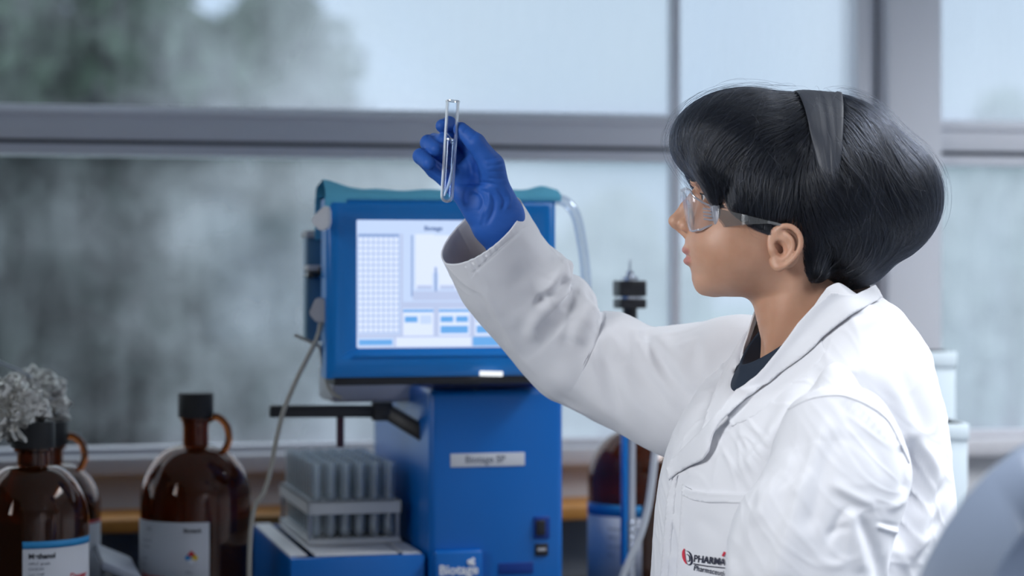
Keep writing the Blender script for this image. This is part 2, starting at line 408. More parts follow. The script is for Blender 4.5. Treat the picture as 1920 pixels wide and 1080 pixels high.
# ---- purification instrument -------------------------------------------------
VF = 2.93
def q(px, py, v): u, _, z = L(px, py, v); return u, z
u0, _ = q(805, 800, VF); u1, _ = q(1057, 800, VF)
ins = empty('purification_instrument', room(u0, VF, ZB), PHI, 'tall bright blue laboratory instrument with touch screen beside the fraction rack', 'instrument')
def il(px, py, v): u, z = q(px, py, v); return Vector((u - u0, v - VF, z - ZB))
def ibox(name, a, b, v0, v1, m, bev=.003, parent=None):
    """a, b opposite corners as pixels measured on the plane v0"""
    p, q_ = il(*a, v0), il(*b, v0)
    p.z, q_.z = max(p.z, .001), max(q_.z, .001)
    return box(name, ((p.x + q_.x) / 2, (v0 + v1) / 2 - VF, (p.z + q_.z) / 2), (abs(q_.x - p.x), v1 - v0, abs(q_.z - p.z)), m, parent or ins, bev, 3)
col = ibox('body', (805, 731), (1057, 1172), VF, VF + .42, M['blue'], .010)
ibox('top_cap', (812, 712), (1050, 731), VF + .02, VF + .4, M['blue_deep'], .004)
ibox('hinge', (845, 702), (905, 722), VF - .03, VF + .05, M['black'], .004)
ibox('hinge_strip', (905, 709), (1000, 716), VF - .01, VF + .05, M['steel'], .001)
ibox('hinge_strip', (800, 708), (846, 715), VF - .01, VF + .05, M['grey_plastic'], .001)
ibox('rear_housing', (722, 758), (812, 1120), VF + .40, VF + .50, M['grey_blue'], .006)
ibox('rear_housing', (740, 905), (812, 1050), VF + .34, VF + .40, M['blue_deep'], .006)
ibox('screen_support', (622, 690), (810, 753), VF + .14, VF + .26, M['beige'], .006)
ibox('logo_plate', (815, 1034), (905, 1170), VF - .012, VF + .01, M['blue'], .004)
ibox('lower_recess', (935, 1056), (1000, 1075), VF - .0015, VF + .01, M['blue_deep'], .001)
st = ibox('sticker', (845, 851), (984, 873), VF - .0012, VF + .002, M['label'], .0005)
st.rotation_euler.y = R(0)
a = il(872, 868, VF - .0014); text('lettering', 'Biotage SP', .0135, M['ink_grey'], st, (a.x, a.y, a.z), bold=.0002)
sw = ibox('power_switch', (1001, 969), (1031, 1010), VF - .003, VF + .01, M['blue_deep'], .002)
ibox('rocker', (1006, 976), (1023, 1004), VF - .007, VF + .004, M['black'], .002, sw)
us = ibox('usb_port', (1004, 1020), (1028, 1042), VF - .003, VF + .01, M['black'], .001)
ibox('contact_tongue', (1008, 1028), (1024, 1033), VF - .0045, VF - .002, M['beige'], .0005, us)
a = il(823, 1078, VF - .0125)
text('lettering', 'Biotage', .0185, M['white_ink'], ins, (a.x, a.y, a.z), bold=.0005)
bm = bmesh.new()
for (x, y, s) in ((881, 1054, 5.5), (887, 1049, 3.6), (887, 1057, 4.0)):
    a = il(x, y, VF - .0128)
    bmesh.ops.create_uvsphere(bm, u_segments=12, v_segments=8, radius=s / 1380, matrix=Matrix.Translation(a) @ Matrix.Diagonal((1, .15, 1, 1)))
from_bm('logo_mark', bm, M['white_ink'], ins, True)
# touch screen monitor
VM = 2.88
mon = empty('monitor_mount', (0, 0, 0)); bpy.data.objects.remove(mon)
def mp(px, py, dv=0.): return il(px, py, VM + dv)
A, B_ = mp(613, 372), mp(1044, 706)
cx_, cz_ = (A.x + B_.x) / 2, (A.z + B_.z) / 2; wx, wz = B_.x - A.x, A.z - B_.z
SA, SB = mp(671, 412), mp(990, 651)
def frame_bm():
    bm = bmesh.new(); y = VM - VF
    def ring(x0, x1, z0, z1, yy): return [bm.verts.new((a_, yy, b_)) for a_, b_ in ((x0, z0), (x1, z0), (x1, z1), (x0, z1))]
    e = .007
    r0 = ring(A.x + .004, B_.x - .004, B_.z + .004, A.z - .004, y + .075)
    r1 = ring(A.x, B_.x, B_.z, A.z, y + .05)
    r2 = ring(A.x, B_.x, B_.z, A.z, y + e)
    r3 = ring(A.x + e, B_.x - e, B_.z + e * 1.6, A.z - e, y)
    ix0, ix1, iz0, iz1 = SA.x - .026, SB.x + .026, SB.z - .004, SA.z + .018
    r4 = ring(ix0, ix1, iz0 - .010, iz1, y - .001)
    r5 = ring(SA.x, SB.x, SB.z, SA.z, y + .010)
    for a_, b_ in ((r0, r1), (r1, r2), (r2, r3), (r3, r4), (r4, r5)):
        for k in range(4): bm.faces.new((a_[k], a_[(k + 1) % 4], b_[(k + 1) % 4], b_[k]))
    bm.faces.new(r0)
    bmesh.ops.bevel(bm, geom=[e_ for e_ in bm.edges if len(e_.link_faces) == 2], offset=.0016, segments=2, affect='EDGES')
    return bm
mo = from_bm('monitor_frame', frame_bm(), M['blue_bright'], ins, True, 40)
box('monitor_underside', (cx_, VM - VF + .030, B_.z - .003), (wx - .02, .05, .012), M['black'], mo, .003)
box('bezel_strip', ((SA.x + SB.x) / 2, VM - VF - .0005, SB.z - .010), (SB.x - SA.x + .012, .004, .004), M['blue_bright'], mo, .001)  # raised strip under the screen in the frame's own blue
# screen with its picture (it gives off its own light)
E_ = [emit('screen_ground', (.44, .52, .74), .95), emit('screen_white', (.66, .74, .93), .95), emit('screen_blue', (.13, .38, .78), .9),
      emit('screen_line', (.22, .33, .60), .9), emit('screen_dark', (.03, .09, .28), .9), emit('screen_pale', (.50, .62, .86), .95)]
bm = bmesh.new(); ys = VM - VF + .0095
sw_, sh_ = SB.x - SA.x, SA.z - SB.z
def sq(x0, y0, x1, y1, mi, lay=1):
    """rectangle in screen fractions measured in photo pixels"""
    X = lambda p: SA.x + (p - 671) / 319 * sw_
    Z = lambda p: SA.z - (p - 412) / 239 * sh_
    yy = ys - .0002 * lay
    f = bm.faces.new([bm.verts.new(v) for v in ((X(x0), yy, Z(y1)), (X(x1), yy, Z(y1)), (X(x1), yy, Z(y0)), (X(x0), yy, Z(y0)))])
    f.material_index = mi
sq(671, 412, 990, 651, 0, 0)
sq(671, 412, 990, 437, 5); sq(672, 436, 752, 625, 5, 1); sq(674, 438, 750, 442, 3, 2)
for r_ in range(17):
    for c_ in range(8):
        sq(675 + c_ * 9.4, 445 + r_ * 10.5, 681.8 + c_ * 9.4, 453 + r_ * 10.5, 1, 2)
for r_ in range(18): sq(673, 442.6 + r_ * 10.5, 751, 443.6 + r_ * 10.5, 3, 3)
for c_ in range(9): sq(673 + c_ * 9.4, 443, 673.8 + c_ * 9.4, 622, 3, 3)
sq(757, 437, 982, 565, 5, 1); sq(779, 438, 815, 440, 1, 2)
sq(780, 440, 984, 541, 1, 2); sq(812, 510, 823, 545, 5, 3); sq(816, 500, 820, 545, 3, 4); sq(772, 440, 775, 555, 3, 3); sq(866, 440, 870, 545, 3, 4)
for x in (783, 826, 873): sq(x, 534, x + 28, 541, 0, 3)
sq(775, 545, 984, 562, 0, 3)
for x, x2 in ((757, 814), (824, 882), (892, 982)):
    sq(x, 577, x2, 628, 1, 2); sq(x, 579, x2, 584, 2, 3); sq(x + 3, 592, x + 27, 603, 2, 3)
    if x > 800: sq(x + 32, 592, x2 - 3, 603, 2, 3); sq(x + 3, 610, x2 - 3, 624, 2, 3)
    else: sq(x + 32, 590, x2 - 4, 606, 5, 3)
sq(672, 631, 740, 648, 5, 2); sq(675, 635, 737, 645, 2, 3); sq(744, 631, 885, 648, 1, 2); sq(888, 631, 984, 648, 2, 3)
me = bpy.data.meshes.new('screen'); bm.to_mesh(me); bm.free(); so = link('screen', me, E_, mo, False)
a = Vector((SA.x + (796 - 671) / 319 * sw_, ys - .0012, SA.z - (431 - 412) / 239 * sh_))
text('lettering', 'Biotage', .0085, E_[4], mo, a, bold=.0002)
# things on the monitor's left side
tube('power_light', [mp(900, 700, -.012), mp(942, 701, -.012)], .0035, emit('white_led', (.9, .95, 1.), .9), ins, 8)
# white cuvette clip, clamp and column holder to the left of the monitor
hp = ibox('side_panel', (574, 434), (616, 640), VF + .06, VF + .09, M['grey_blue'], .004)
ibox('panel_top', (574, 432), (616, 446), VF + .05, VF + .10, M['beige'], .003, hp)
kb = ibox('side_knob', (577, 497), (607, 510), VF + .03, VF + .07, M['beige'], .003)
ibox('knob_grip', (577, 511), (600, 521), VF + .02, VF + .06, M['black_gloss'], .003, kb)
ibox('knob_stem', (598, 500), (610, 516), VF + .025, VF + .05, M['black'], .003, kb)
ibox('side_bar', (613, 385), (619, 515), VM + .06 + .0, VM + .075, M['beige'], .001)
ibox('side_bar_clip', (608, 398), (620, 406), VM + .05, VM + .07, M['yellow'], .001)
# sampling arm over the rack
def arm_seg(name, a, b, th, dv0, dv1, m, parent):
    p = il(*a, VF + dv0); q_ = il(*b, VF + dv1); d = q_ - p
    rot = Vector((1, 0, 0)).rotation_difference(d.normalized()).to_matrix()
    return box(name, (p + q_) / 2, (d.length, .016, th), m, parent, .003, 2, rot)
ar = arm_seg('dispensing_arm', (505, 771), (722, 771), .017, .10, .10, M['black'], ins)
arm_seg('arm_joint', (697, 771), (735, 771), .027, .095, .095, M['black'], ar)
arm_seg('arm_link', (720, 768), (815, 826), .022, .10, .06, M['black'], ar)
tube('dispensing_tube', [il(638, 782, VF + .1), il(638, 838, VF + .1)], .0055, mat('maroon_tube', (.05, .012, .03), .4), ar, 12)
# fraction collector tray
VT = 2.935
def tl(px, py, v): return il(px, py, v)
f0, f1 = tl(545, 1048, VT), tl(797, 1046, VT); ztr = f0.z; zbt = 0.001; dpt = .40
bm = bmesh.new()
def tray_box(x0, x1, y0, y1, z0, z1, bev=.003): box_bm(bm, ((x0 + x1) / 2, (y0 + y1) / 2, (z0 + z1) / 2), (x1 - x0, y1 - y0, z1 - z0), bev, 2)
y0_ = VT - VF; xl, xr = f0.x, f1.x
tray_box(xl, xr, y0_, y0_ + .012, zbt, ztr); tray_box(xl, xl + .012, y0_ + .012, y0_ + dpt, zbt, ztr)
tray_box(xr - .012, xr, y0_ + .012, y0_ + dpt, zbt, ztr); tray_box(xl + .012, xr - .012, y0_ + dpt - .012, y0_ + dpt, zbt, ztr); tray_box(xl + .01, xr - .01, y0_ + .01, y0_ + dpt - .01, zbt, ztr - .045)
from_bm('collector_tray', bm, M['blue'], ins, True, 35)
bm = bmesh.new()
for (x0, x1, a0, a1) in ((xl + .001, xl + .026, 0.02, dpt - .002), (xr - .03, xr - .004, .006, dpt - .002), (xl + .036, xr - .034, .013, dpt - .02)):
    box_bm(bm, ((x0 + x1) / 2, y0_ + (a0 + a1) / 2, ztr + .001), (x1 - x0, a1 - a0, .003), .001, 1)
from_bm('tray_liner', bm, M['white'], ins, True, 35)
for k in range(0): box('tray_clip', (xl + .034, y0_ + .07 + .1 * k, ztr - .012), (.012, .03, .02), M['black'], ins, .002)

# ---- rack with tubes ----------------------------------------------------------
VR = 3.04
rk = empty('fraction_rack', room(q(577, 965, VR)[0], VR, ZB + ztr + .0035), PHI, 'white rack of glass test tubes standing in the blue instrument tray', 'rack')
ru0 = q(577, 965, VR)[0]; rw = q(752, 965, VR)[0] - ru0; rz0 = ZB + ztr + .0035
def rz(py): return q(600, py, VR)[1] - rz0
zp0, zp1 = rz(965), rz(941); RD = .285; NR, NC = 10, 6
pitch_u, pitch_v = rw / (NC + .35), RD / (NR + .3)
bm = bmesh.new()
box_bm(bm, (rw / 2, RD / 2, zp1 - .0015), (rw, RD, .003), 0)
for (x, y, sx, sy) in ((rw / 2, .0015, rw, .003), (rw / 2, RD - .0015, rw, .003), (.0015, RD / 2, .003, RD), (rw - .0015, RD / 2, .003, RD)):
    box_bm(bm, (x, y, (zp0 + zp1) / 2), (sx, sy, zp1 - zp0), 0)
from_bm('upper_plate', bm, M['rack'], rk)
box('base_plate', (rw / 2, RD / 2, .004), (rw, RD, .008), M['rack'], rk, .001)
for x in (.004, rw - .004):
    for y in (.006, RD - .006): box('post', (x, y, (zp0 + .008) / 2), (.005, .005, zp0 - .008), M['grey_plastic'], rk, .001)
bm = bmesh.new()
for r_ in range(NR):
    for c_ in range(NC):
        bmesh.ops.create_circle(bm, cap_ends=False, segments=16, radius=.0086, matrix=Matrix.Translation((pitch_u * (c_ + .68), pitch_v * (r_ + .65), zp1 + .0003)))
es = list(bm.edges)
r = bmesh.ops.extrude_edge_only(bm, edges=es)
for v in [g for g in r['geom'] if isinstance(g, bmesh.types.BMVert)]:
    c0 = Vector((pitch_u * (round(v.co.x / pitch_u - .68) + .68), pitch_v * (round(v.co.y / pitch_v - .65) + .65), v.co.z)); v.co = c0 + (v.co - c0) * .87
from_bm('hole_rim', bm, M['grey_plastic'], rk)
M['tube_glass'] = clear('rack_tube_glass', (.93, .96, .97), (.85, .88, .92), .75, .22, .3)
ztop = rz(871)
def glass_tube_prof(r, h, t=.0009, lip=.0004):
    out = [(0, 0)] + [(r * math.sin(a), r - r * math.cos(a)) for a in np.linspace(.2, math.pi / 2, 7)]
    out += [(r, h - .003), (r + lip, h - .0018), (r + lip, h - .0004), (r, h), (r - t, h), (r - t, h - .004)]
    ri = r - t
    out += [(ri * math.sin(a), r - ri * math.cos(a)) for a in np.linspace(math.pi / 2, .2, 6)] + [(0, t)]
    return out
proto = None
for r_ in range(NR):
    for c_ in range(NC):
        du, dv = pitch_u * (c_ + .68), pitch_v * (r_ + .65)
        if proto is None:
            proto = o = lathe('test_tube', glass_tube_prof(.0078, ztop - .0085), M['tube_glass'], n=14)
        else:
            o = proto.copy(); C.objects.link(o)
        o.location = room(ru0 + du, VR + dv, rz0 + .0085); o.rotation_euler.z = PHI
        tag(o, ('empty glass test tube in the front row of the white rack, %s' % ['at the left end', 'second from the left', 'third from the left', 'third from the right', 'second from the right', 'at the right end'][c_]) if r_ == 0
            else 'empty glass test tube standing behind the front row of the white rack', 'test tube', 'test tubes in the white rack')
# ------------------------------------------------------------------ amber bottles
def bottle(px, Y, w_px, top_py, label, kind, hz=0., neck=.43, cap=True, liquid_py=960):
    """four litre amber jug; w_px body width in pixels at depth Y"""
    s = Y / FPX; rb = w_px / 2 * s
    x = (px - CX) * s
    ztop = CAMZ - (top_py - HZ) * s
    H = ztop - ZB
    o = empty('solvent_bottle', (x, Y, ZB), hz, label, 'bottle')
    hs = H * kind['shoulder']           # shoulder start height
    rn = kind.get('rn', .019)
    zn = H * kind['neck']
    prof = [(0, .004), (rb * .82, .003), (rb * .93, .006), (rb * .99, .016), (rb, .03), (rb, hs)]
    for t in np.linspace(.08, 1, 12):
        a = t * math.pi / 2
        prof.append((rn + (rb - rn) * (math.cos(a) ** .95) if t < 1 else rn, hs + (zn - hs) * (math.sin(a) ** 1.25)))
    prof += [(rn * .98, zn + (H - zn) * .35), (rn * 1.05, H - .040), (rn * 1.2, H - .038), (rn * 1.2, H - .032), (rn, H - .030), (rn, H - .006)]
    ins_ = [(max(r - .0035, 0), max(z, .008)) for r, z in prof[::-1]]
    lathe('glass', prof + [(rn - .0035, H - .006)] + ins_[1:], M['amber'], o, 56)
    lz = CAMZ - (liquid_py - HZ) * s - ZB
    lp = [(0, .009)] + [(max(r - .0042, 0), max(z, .009)) for r, z in prof if z < min(lz, hs)][1:]
    lp += [(lp[-1][0], min(lz, hs)), (0, min(lz, hs))]
    lathe('solvent', lp, M['liquid'], o, 48)
    lathe('cap', [(0, H - .034), (rn * 1.36, H - .034), (rn * 1.36, H - .002), (rn * 1.28, H), (0, H)], M['bottle_cap'], o, 32)
    # finger loop on the neck
    hx = rn * .9; zc = zn - .0 + (H - zn) * .10
    tube('handle_loop', [(hx, 0, zc + .028), (hx + .014, 0, zc + .033), (hx + .028, 0, zc + .022), (hx + .032, 0, zc + .002), (hx + .024, 0, zc - .016), (hx + .012, 0, zc - .022)], .0052, M['amber'], o, 12)
    return o, rb, H
def curved_label(parent, rb, a0, a1, z0, z1, m, name='label', off=.0006):
    n = 28; vs = []; 
    for k in range(n + 1):
        a = R(a0 + (a1 - a0) * k / n)
        for z in (z0, z1):
            for r in (rb + off, rb + off - .0004): vs.append((r * math.cos(a), r * math.sin(a), z))
    fs = []
    for k in range(n):
        b = 4 * k; c = b + 4
        fs += [(b, c, c + 2, b + 2), (b + 1, b + 3, c + 3, c + 1), (b, b + 1, c + 1, c), (b + 2, c + 2, c + 3, b + 3)]
    return mesh_np(name, vs, fs, m, parent, True)
def wrap_text(parent, rb, ang, z, body, size, m, bold=0., off=.0012):
    """lettering bent round the bottle"""
    d = bpy.data.curves.new('t', 'FONT'); d.body = body; d.size = size; d.offset = bold
    t = bpy.data.objects.new('t', d); C.objects.link(t)
    dg = bpy.context.evaluated_depsgraph_get(); dg.update()
    me = bpy.data.meshes.new_from_object(t.evaluated_get(dg)); bpy.data.objects.remove(t)
    for v in me.vertices:
        a = R(ang) + v.co.x / rb
        v.co = Vector(((rb + off) * math.cos(a), (rb + off) * math.sin(a), z + v.co.y))
    me.name = 'lettering'
    return link('lettering', me, m, parent, False)
def py2z(py, Y): return CAMZ - (py - HZ) * Y / FPX - ZB
# the one in the middle of the left side
YA = 3.08
kd = dict(shoulder=.575, neck=.785, rn=.0185)
ba, rb, H = bottle(367, YA, 207, 737, 'amber solvent bottle standing alone between the foil topped bottles and the rack', kd, R(-10), liquid_py=968)
lb = curved_label(ba, rb, -170 + 10, -70 + 12, .02, py2z(968, YA), M['label'])
wrap_text(lb, rb, -84, py2z(986, YA), 'Biotech', .008, M['ink'], .0002)
wrap_text(lb, rb, -130, py2z(985, YA), 'ACS', .006, M['ink_grey'])
for k, (a_, z_, m_) in enumerate(((-78, 1026, 'red'), (-81, 1032, 'cyan_ink'), (-75, 1032, 'yellow'), (-78, 1038, 'white_ink'))):
    bm = bmesh.new(); an = R(a_ + 2); s_ = .0055
    ctr = Vector(((rb + .0012) * math.cos(an), (rb + .0012) * math.sin(an), py2z(z_, YA))); tx = Vector((-math.sin(an), math.cos(an), 0))
    bm.faces.new([bm.verts.new(ctr + tx * i_ * s_ + Vector((0, 0, j_ * s_))) for i_, j_ in ((0, 1), (-1, 0), (0, -1), (1, 0))])
    from_bm('hazard_diamond', bm, M[m_], lb)
wrap_text(lb, rb, -142, py2z(1078, YA), 'Hexane', .017, M['red'], .0004)
wrap_text(lb, rb, -82, py2z(1062, YA), 'Oo', .007, M['ink_grey'])
for k in range(5): wrap_text(lb, rb, -140, py2z(1006 + 11 * k, YA), ['n-Hexane 95%', 'HPLC grade', '4 L', 'Lot 2081', 'Danger'][k], .0042, M['ink_grey'])
# the big one at the lower left corner
YB = 2.86
kb_ = dict(shoulder=.60, neck=.82, rn=.021)
bb, rb2, H2 = bottle(62, YB, 206, 790, 'nearest amber bottle, foil capped, cut by the left edge', kb_, R(100), liquid_py=905)
lb = curved_label(bb, rb2, 172, 264, .02, py2z(1003, YB), M['label'])
curved_label(bb, rb2, 172, 264, py2z(1016, YB), py2z(1003, YB), M['label_blue'], 'label_band', .0010)
wrap_text(lb, rb2, 178, py2z(1034, YB), 'Methanol', .009, M['ink'], .0003)
for k in range(4): wrap_text(lb, rb2, 178, py2z(1046 + 10 * k, YB), ['HPLC grade', 'CH3OH', 'Lot 1147', '4 L'][k], .0055, M['ink_grey'])
wrap_text(lb, rb2, 222, py2z(1078, YB), 'Danger', .012, M['red'], .0002)
# behind it
YC = 3.12
bc, rb3, H3 = bottle(92, YC, 192, 790, 'amber bottle with black neck loop standing behind the nearest one', dict(shoulder=.60, neck=.80, rn=.020), R(8), liquid_py=915)
lb = curved_label(bc, rb3, -100, -8, .02, py2z(972, YC), M['label'])
curved_label(bc, rb3, -100, -8, py2z(976, YC), py2z(971, YC), M['red'], 'label_band', .0010)
# behind the woman
YD = 3.32
bd, rb4, H4 = bottle(1201, YD, 198, 700, 'amber bottle with blue banded label behind the raised sleeve', dict(shoulder=.56, neck=.76, rn=.0185), R(20), liquid_py=938)
lb = curved_label(bd, rb4, -196, -112, .02, py2z(938, YD), M['label'])
curved_label(bd, rb4, -196, -112, py2z(960, YD), py2z(938, YD), M['label_blue'], 'label_band', .0010)
for k in range(4): wrap_text(lb, rb4, -150, py2z(985 + 16 * k, YD), ['Acetone', 'HPLC grade', 'Lot 3310', '4 L'][k], .008, M['ink_grey'])
# crumpled foil over the two left bottles
def foil(name, ctr, r, seed, label, squash=1.):
    bm = bmesh.new(); bmesh.ops.create_icosphere(bm, subdivisions=5, radius=1.)
    for v in bm.verts:
        d = v.co.normalized(); n1 = noise.cell_vector(d * 2.3 + Vector((seed, 0, 0)))
        k = 1 + .38 * noise.noise(d * 2.2 + Vector((seed, 2, 1))) + .30 * abs(noise.noise(d * 5 + Vector((seed, 0, 3)))) + .12 * abs(noise.noise(d * 11 + Vector((seed, 0, 3))))
        v.co = Vector((d.x * r[0] * k, d.y * r[1] * k, d.z * r[2] * k))
    o = from_bm(name, bm, M['foil'], None, False); o.location = ctr
    return tag(o, label, 'foil')
f = P(66, 752, YC - .0); foil('foil_cap', f, (.043, .038, .040), 3.1, 'crumpled aluminium foil on the neck of the rear left bottle')
f = P(18, 768, YB); foil('foil_cap', f, (.042, .035, .038), 9.4, 'crumpled aluminium foil wad at the left edge over the nearest bottle')
for k, pts in enumerate([[(-30, 668), (10, 684), (50, 702), (80, 730), (92, 745)], [(-20, 700), (5, 718), (28, 740), (60, 748)]]):
    o = tube('solvent_line', [P(a, b, YC - .03) for a, b in pts], .0022, M['tube_white'], None, 8)
    tag(o, ['clear plastic line arching above the foil at left edge', 'short clear plastic line running into the foil at left edge'][k], 'tubing')
# grey tilted tray between the bottles
o = box('plastic_tray', (0, 0, 0), (.056, .20, .012), M['grey_plastic'], None, .004, 2, Matrix.Rotation(R(24), 3, 'Y')); 
f = P(218, 1056, 2.98); o.location = (f[0], f[1], f[2]); o.rotation_euler.z = PHI
tag(o, 'grey sloping plastic tray between the foil bottles and middle bottle', 'tray')
o = box('support_block', (0, 0, 0), (.03, .14, f[2] - ZB - .022), M['grey_plastic'], None, .003); o.location = (f[0], f[1], (f[2] - .022 + ZB) / 2); o.rotation_euler.z = PHI
tag(o, 'grey block under the sloping tray', 'block')
# white cloth-like clip and plug at left of the monitor
def clipw(pts, Y, th, name, m, label, catg):
    bm = bmesh.new(); vs = [bm.verts.new(P(a, b, Y)) for a, b in pts]; fc = bm.faces.new(vs)
    r = bmesh.ops.extrude_face_region(bm, geom=[fc]); bmesh.ops.translate(bm, vec=(0, th, 0), verts=[g for g in r['geom'] if isinstance(g, bmesh.types.BMVert)])
    bmesh.ops.bevel(bm, geom=list(bm.edges), offset=.002, segments=2, affect='EDGES')
    o = from_bm(name, bm, m, None, True, 40); return tag(o, label, catg)
clipw([(582, 412), (600, 392), (612, 384), (618, 392), (618, 420), (612, 430), (600, 433), (592, 426)], 2.86, .03, 'plastic_bag', M['white'], 'white folded plastic bag hung on the left side of the monitor', 'bag')
clipw([(578, 588), (592, 558), (610, 560), (618, 572), (618, 606), (594, 606)], 2.925, .03, 'cable_plug', M['beige'], 'beige cable plug at the lower left of the monitor', 'plug')
o = tube('cable', [P(a, b, 2.935) for a, b in ((603, 590), (597, 628), (578, 668), (556, 712), (532, 770), (517, 830), (508, 880), (494, 925), (478, 950), (470, 1000), (467, 1080), (470, 1195), (480, 1222))], .0033, M['cable'], None, 10)
tag(o, 'beige cable hanging in a curve left of the instrument', 'cable')
o = tube('cable', [P(a, b, 2.95) for a, b in ((552, 628), (580, 640), (600, 652), (606, 690), (618, 730), (640, 748))], .0022, M['cable'], None, 8)
tag(o, 'thin grey lead looping under the left corner of the monitor', 'cable')
# light blue towel folded over the top of the monitor
tv = []; NXT = 90
pa, pb = L(606, 352, 2.9), L(1046, 362, 2.9)
zm = CAMZ + (HZ - 371) / FPX * 2.93
sect = [(-.006, -.020), (-.009, -.004), (-.006, .006), (.012, .012), (.040, .011), (.070, .008), (.082, -.004), (.084, -.04), (.078, -.04), (.074, -.006), (.060, .000), (.02, .0005), (.001, .0), (-.001, -.006), (-.001, -.020)]
for i in range(NXT):
    t = i / (NXT - 1); u = pa[0] + (pb[0] - pa[0]) * t
    for (a, b) in sect:
        n = noise.noise(Vector((t * 9, a * 30, 3.3)))
        top = 1 + .9 * (1 - min(1, t * 6)) + .35 * n + (.5 * math.exp(-((t - .93) / .05) ** 2))
        drop = b * (1.4 if b < -.01 and t < .08 else (.2 if b < -.003 and a < .02 else 1))
        hz_ = b * top if b > .002 else drop
        w_ = room(u, 2.89 + a + .002 * n, zm + hz_ + .0006)
        tv.append(w_)
o = mesh_np('towel', tv, grid_faces(NXT, len(sect)), M['cyan'])
tag(o, 'light blue absorbent towel folded over the top of the monitor', 'towel')
# clear hose from the top right of the monitor
o = tube('hose', [P(a, b, 3.02) for a, b in ((1040, 372), (1062, 380), (1080, 405), (1090, 450), (1097, 500), (1100, 560), (1100, 640))], .0075, clear('hose_plastic', (.95, .97, 1), (.8, .86, .98), .5, .25, .4), None, 14)
tag(o, 'clear plastic hose arching down from the right corner of the monitor', 'hose')

# ---- column holder stand behind the sleeve -------------------------------------
YS = 3.14
x0s = (1181 - CX) / FPX * YS
sd = empty('column_stand', (x0s, YS, ZB), PHI, 'black and steel column clamp stand behind the raised sleeve', 'stand')
sz = lambda py: CAMZ - (py - HZ) * YS / FPX - ZB
k_ = YS / FPX
def sbox(name, x0, y0, x1, y1, dep, m, bev=.002, par=None):
    return box(name, (((x0 + x1) / 2 - 1181) * k_, 0, (sz(y0) + sz(y1)) / 2), ((x1 - x0) * k_, dep, (y1 - y0) * k_), m, par or sd, bev)
sbox('clamp_block', 1154, 526, 1207, 556, .036, M['black'])
lathe('clamp_washer', [(0, sz(560)), (.018, sz(560)), (.018, sz(556)), (0, sz(556))], M['steel'], sd, 24)
sbox('clamp_block', 1155, 560, 1207, 578, .036, M['black'])
lathe('stem', [(0, sz(760)), (.0105, sz(760)), (.0105, sz(578)), (.014, sz(577)), (0, sz(577))], M['black'], sd, 24)
lathe('fitting', [(0, sz(526)), (.013, sz(526)), (.012, sz(519)), (.006, sz(516)), (.0055, sz(508)), (0, sz(507))], M['steel'], sd, 20)
lathe('needle', [(0, sz(508)), (.0018, sz(508)), (.0014, sz(486)), (0, sz(484))], M['steel'], sd, 10)
sbox('blue_rail', 1166, 700, 1172, 1060, .02, M['blue_bright'], .001)
lathe('steel_rod', [(0, 0), (.0085, 0), (.0085, sz(760)), (0, sz(760))], M['steel'], sd, 24)
lathe('base', [(0, 0), (.07, 0), (.07, .01), (.05, .016), (0, .016)], M['black'], sd, 32)
for j in range(5):
    lathe('spring_coil', [(.0086, sz(980 + 14 * j) - .003), (.0115, sz(980 + 14 * j) - .002), (.0115, sz(980 + 14 * j) + .002), (.0086, sz(980 + 14 * j) + .003)], M['steel'], sd, 20)
o = tube('hose', [P(a, b, 3.05) for a, b in ((1232, 800), (1228, 850), (1222, 905), (1214, 955), (1200, 1005), (1180, 1050), (1165, 1090), (1150, 1150))], .0052, M['tube_white'], None, 12)
tag(o, 'white flexible hose curving down beside the steel rod', 'hose')

# ---- pale cartons and chair at the right --------------------------------------
def carton(x0, x1, top, Y, dep, label):
    a = P(x0, top, Y); b = P(x1, top, Y); wd = b[0] - a[0]; h = a[2] - ZB
    o = empty('carton', ((a[0] + b[0]) / 2, Y + dep / 2, ZB), PHI * .2, label, 'box')
    box('box_body', (0, 0, h / 2), (wd, dep, h), M['carton'], o, .003)
    box('lid_flap', (0, -.001, h - .012), (wd + .003, dep + .003, .024), M['carton'], o, .002)
    return o
carton(1716, 1790, 660, 3.42, .09, 'taller pale carton standing by the window behind her shoulder')
carton(1725, 1812, 795, 3.24, .12, 'lower white carton standing in front of the taller one')
# bench continues to the right under them; chair
c0 = P(2112, 1040, 1.75)
ch = empty('office_chair', (c0[0], 1.75, 0), R(200), 'blue grey shell backed swivel chair at the right edge', 'chair')
bm = bmesh.new(); NV = 28
rows = []
for i in range(NV + 1):
    a = math.pi * i / NV - math.pi / 2
    row = []
    for j in range(NV + 1):
        b = math.pi * j / NV - math.pi / 2
        X = .23 * math.copysign(abs(math.sin(b)) ** .85, math.sin(b)); Z = .26 * math.sin(a)
        wdt = math.cos(a) ** .75 if math.cos(a) > 0 else 0
        row.append(bm.verts.new((X * wdt, .055 * (X / .23) ** 2 * 1. - .03 * math.cos(a) * math.cos(b), Z)))
    rows.append(row)
for i in range(NV):
    for j in range(NV): bm.faces.new((rows[i][j], rows[i][j + 1], rows[i + 1][j + 1], rows[i + 1][j]))
bmesh.ops.remove_doubles(bm, verts=bm.verts, dist=1e-5)
bk = from_bm('backrest', bm, M['chair'], ch, True); sm_ = bk.modifiers.new('s', 'SOLIDIFY'); sm_.thickness = .05; sm_.offset = 0
zb_ = CAMZ - (850 - HZ) / FPX * 1.75 - .245
bk.location = (0, 0, zb_)
bm = bmesh.new(); box_bm(bm, (0, .26, .47), (.46, .44, .07), .03, 4); from_bm('seat', bm, M['chair'], ch, True, 50)
tube('back_post', [(0, .03, zb_ - .1), (0, -.02, .62), (0, .0, .47), (0, .15, .43)], .018, M['black'], ch, 12)
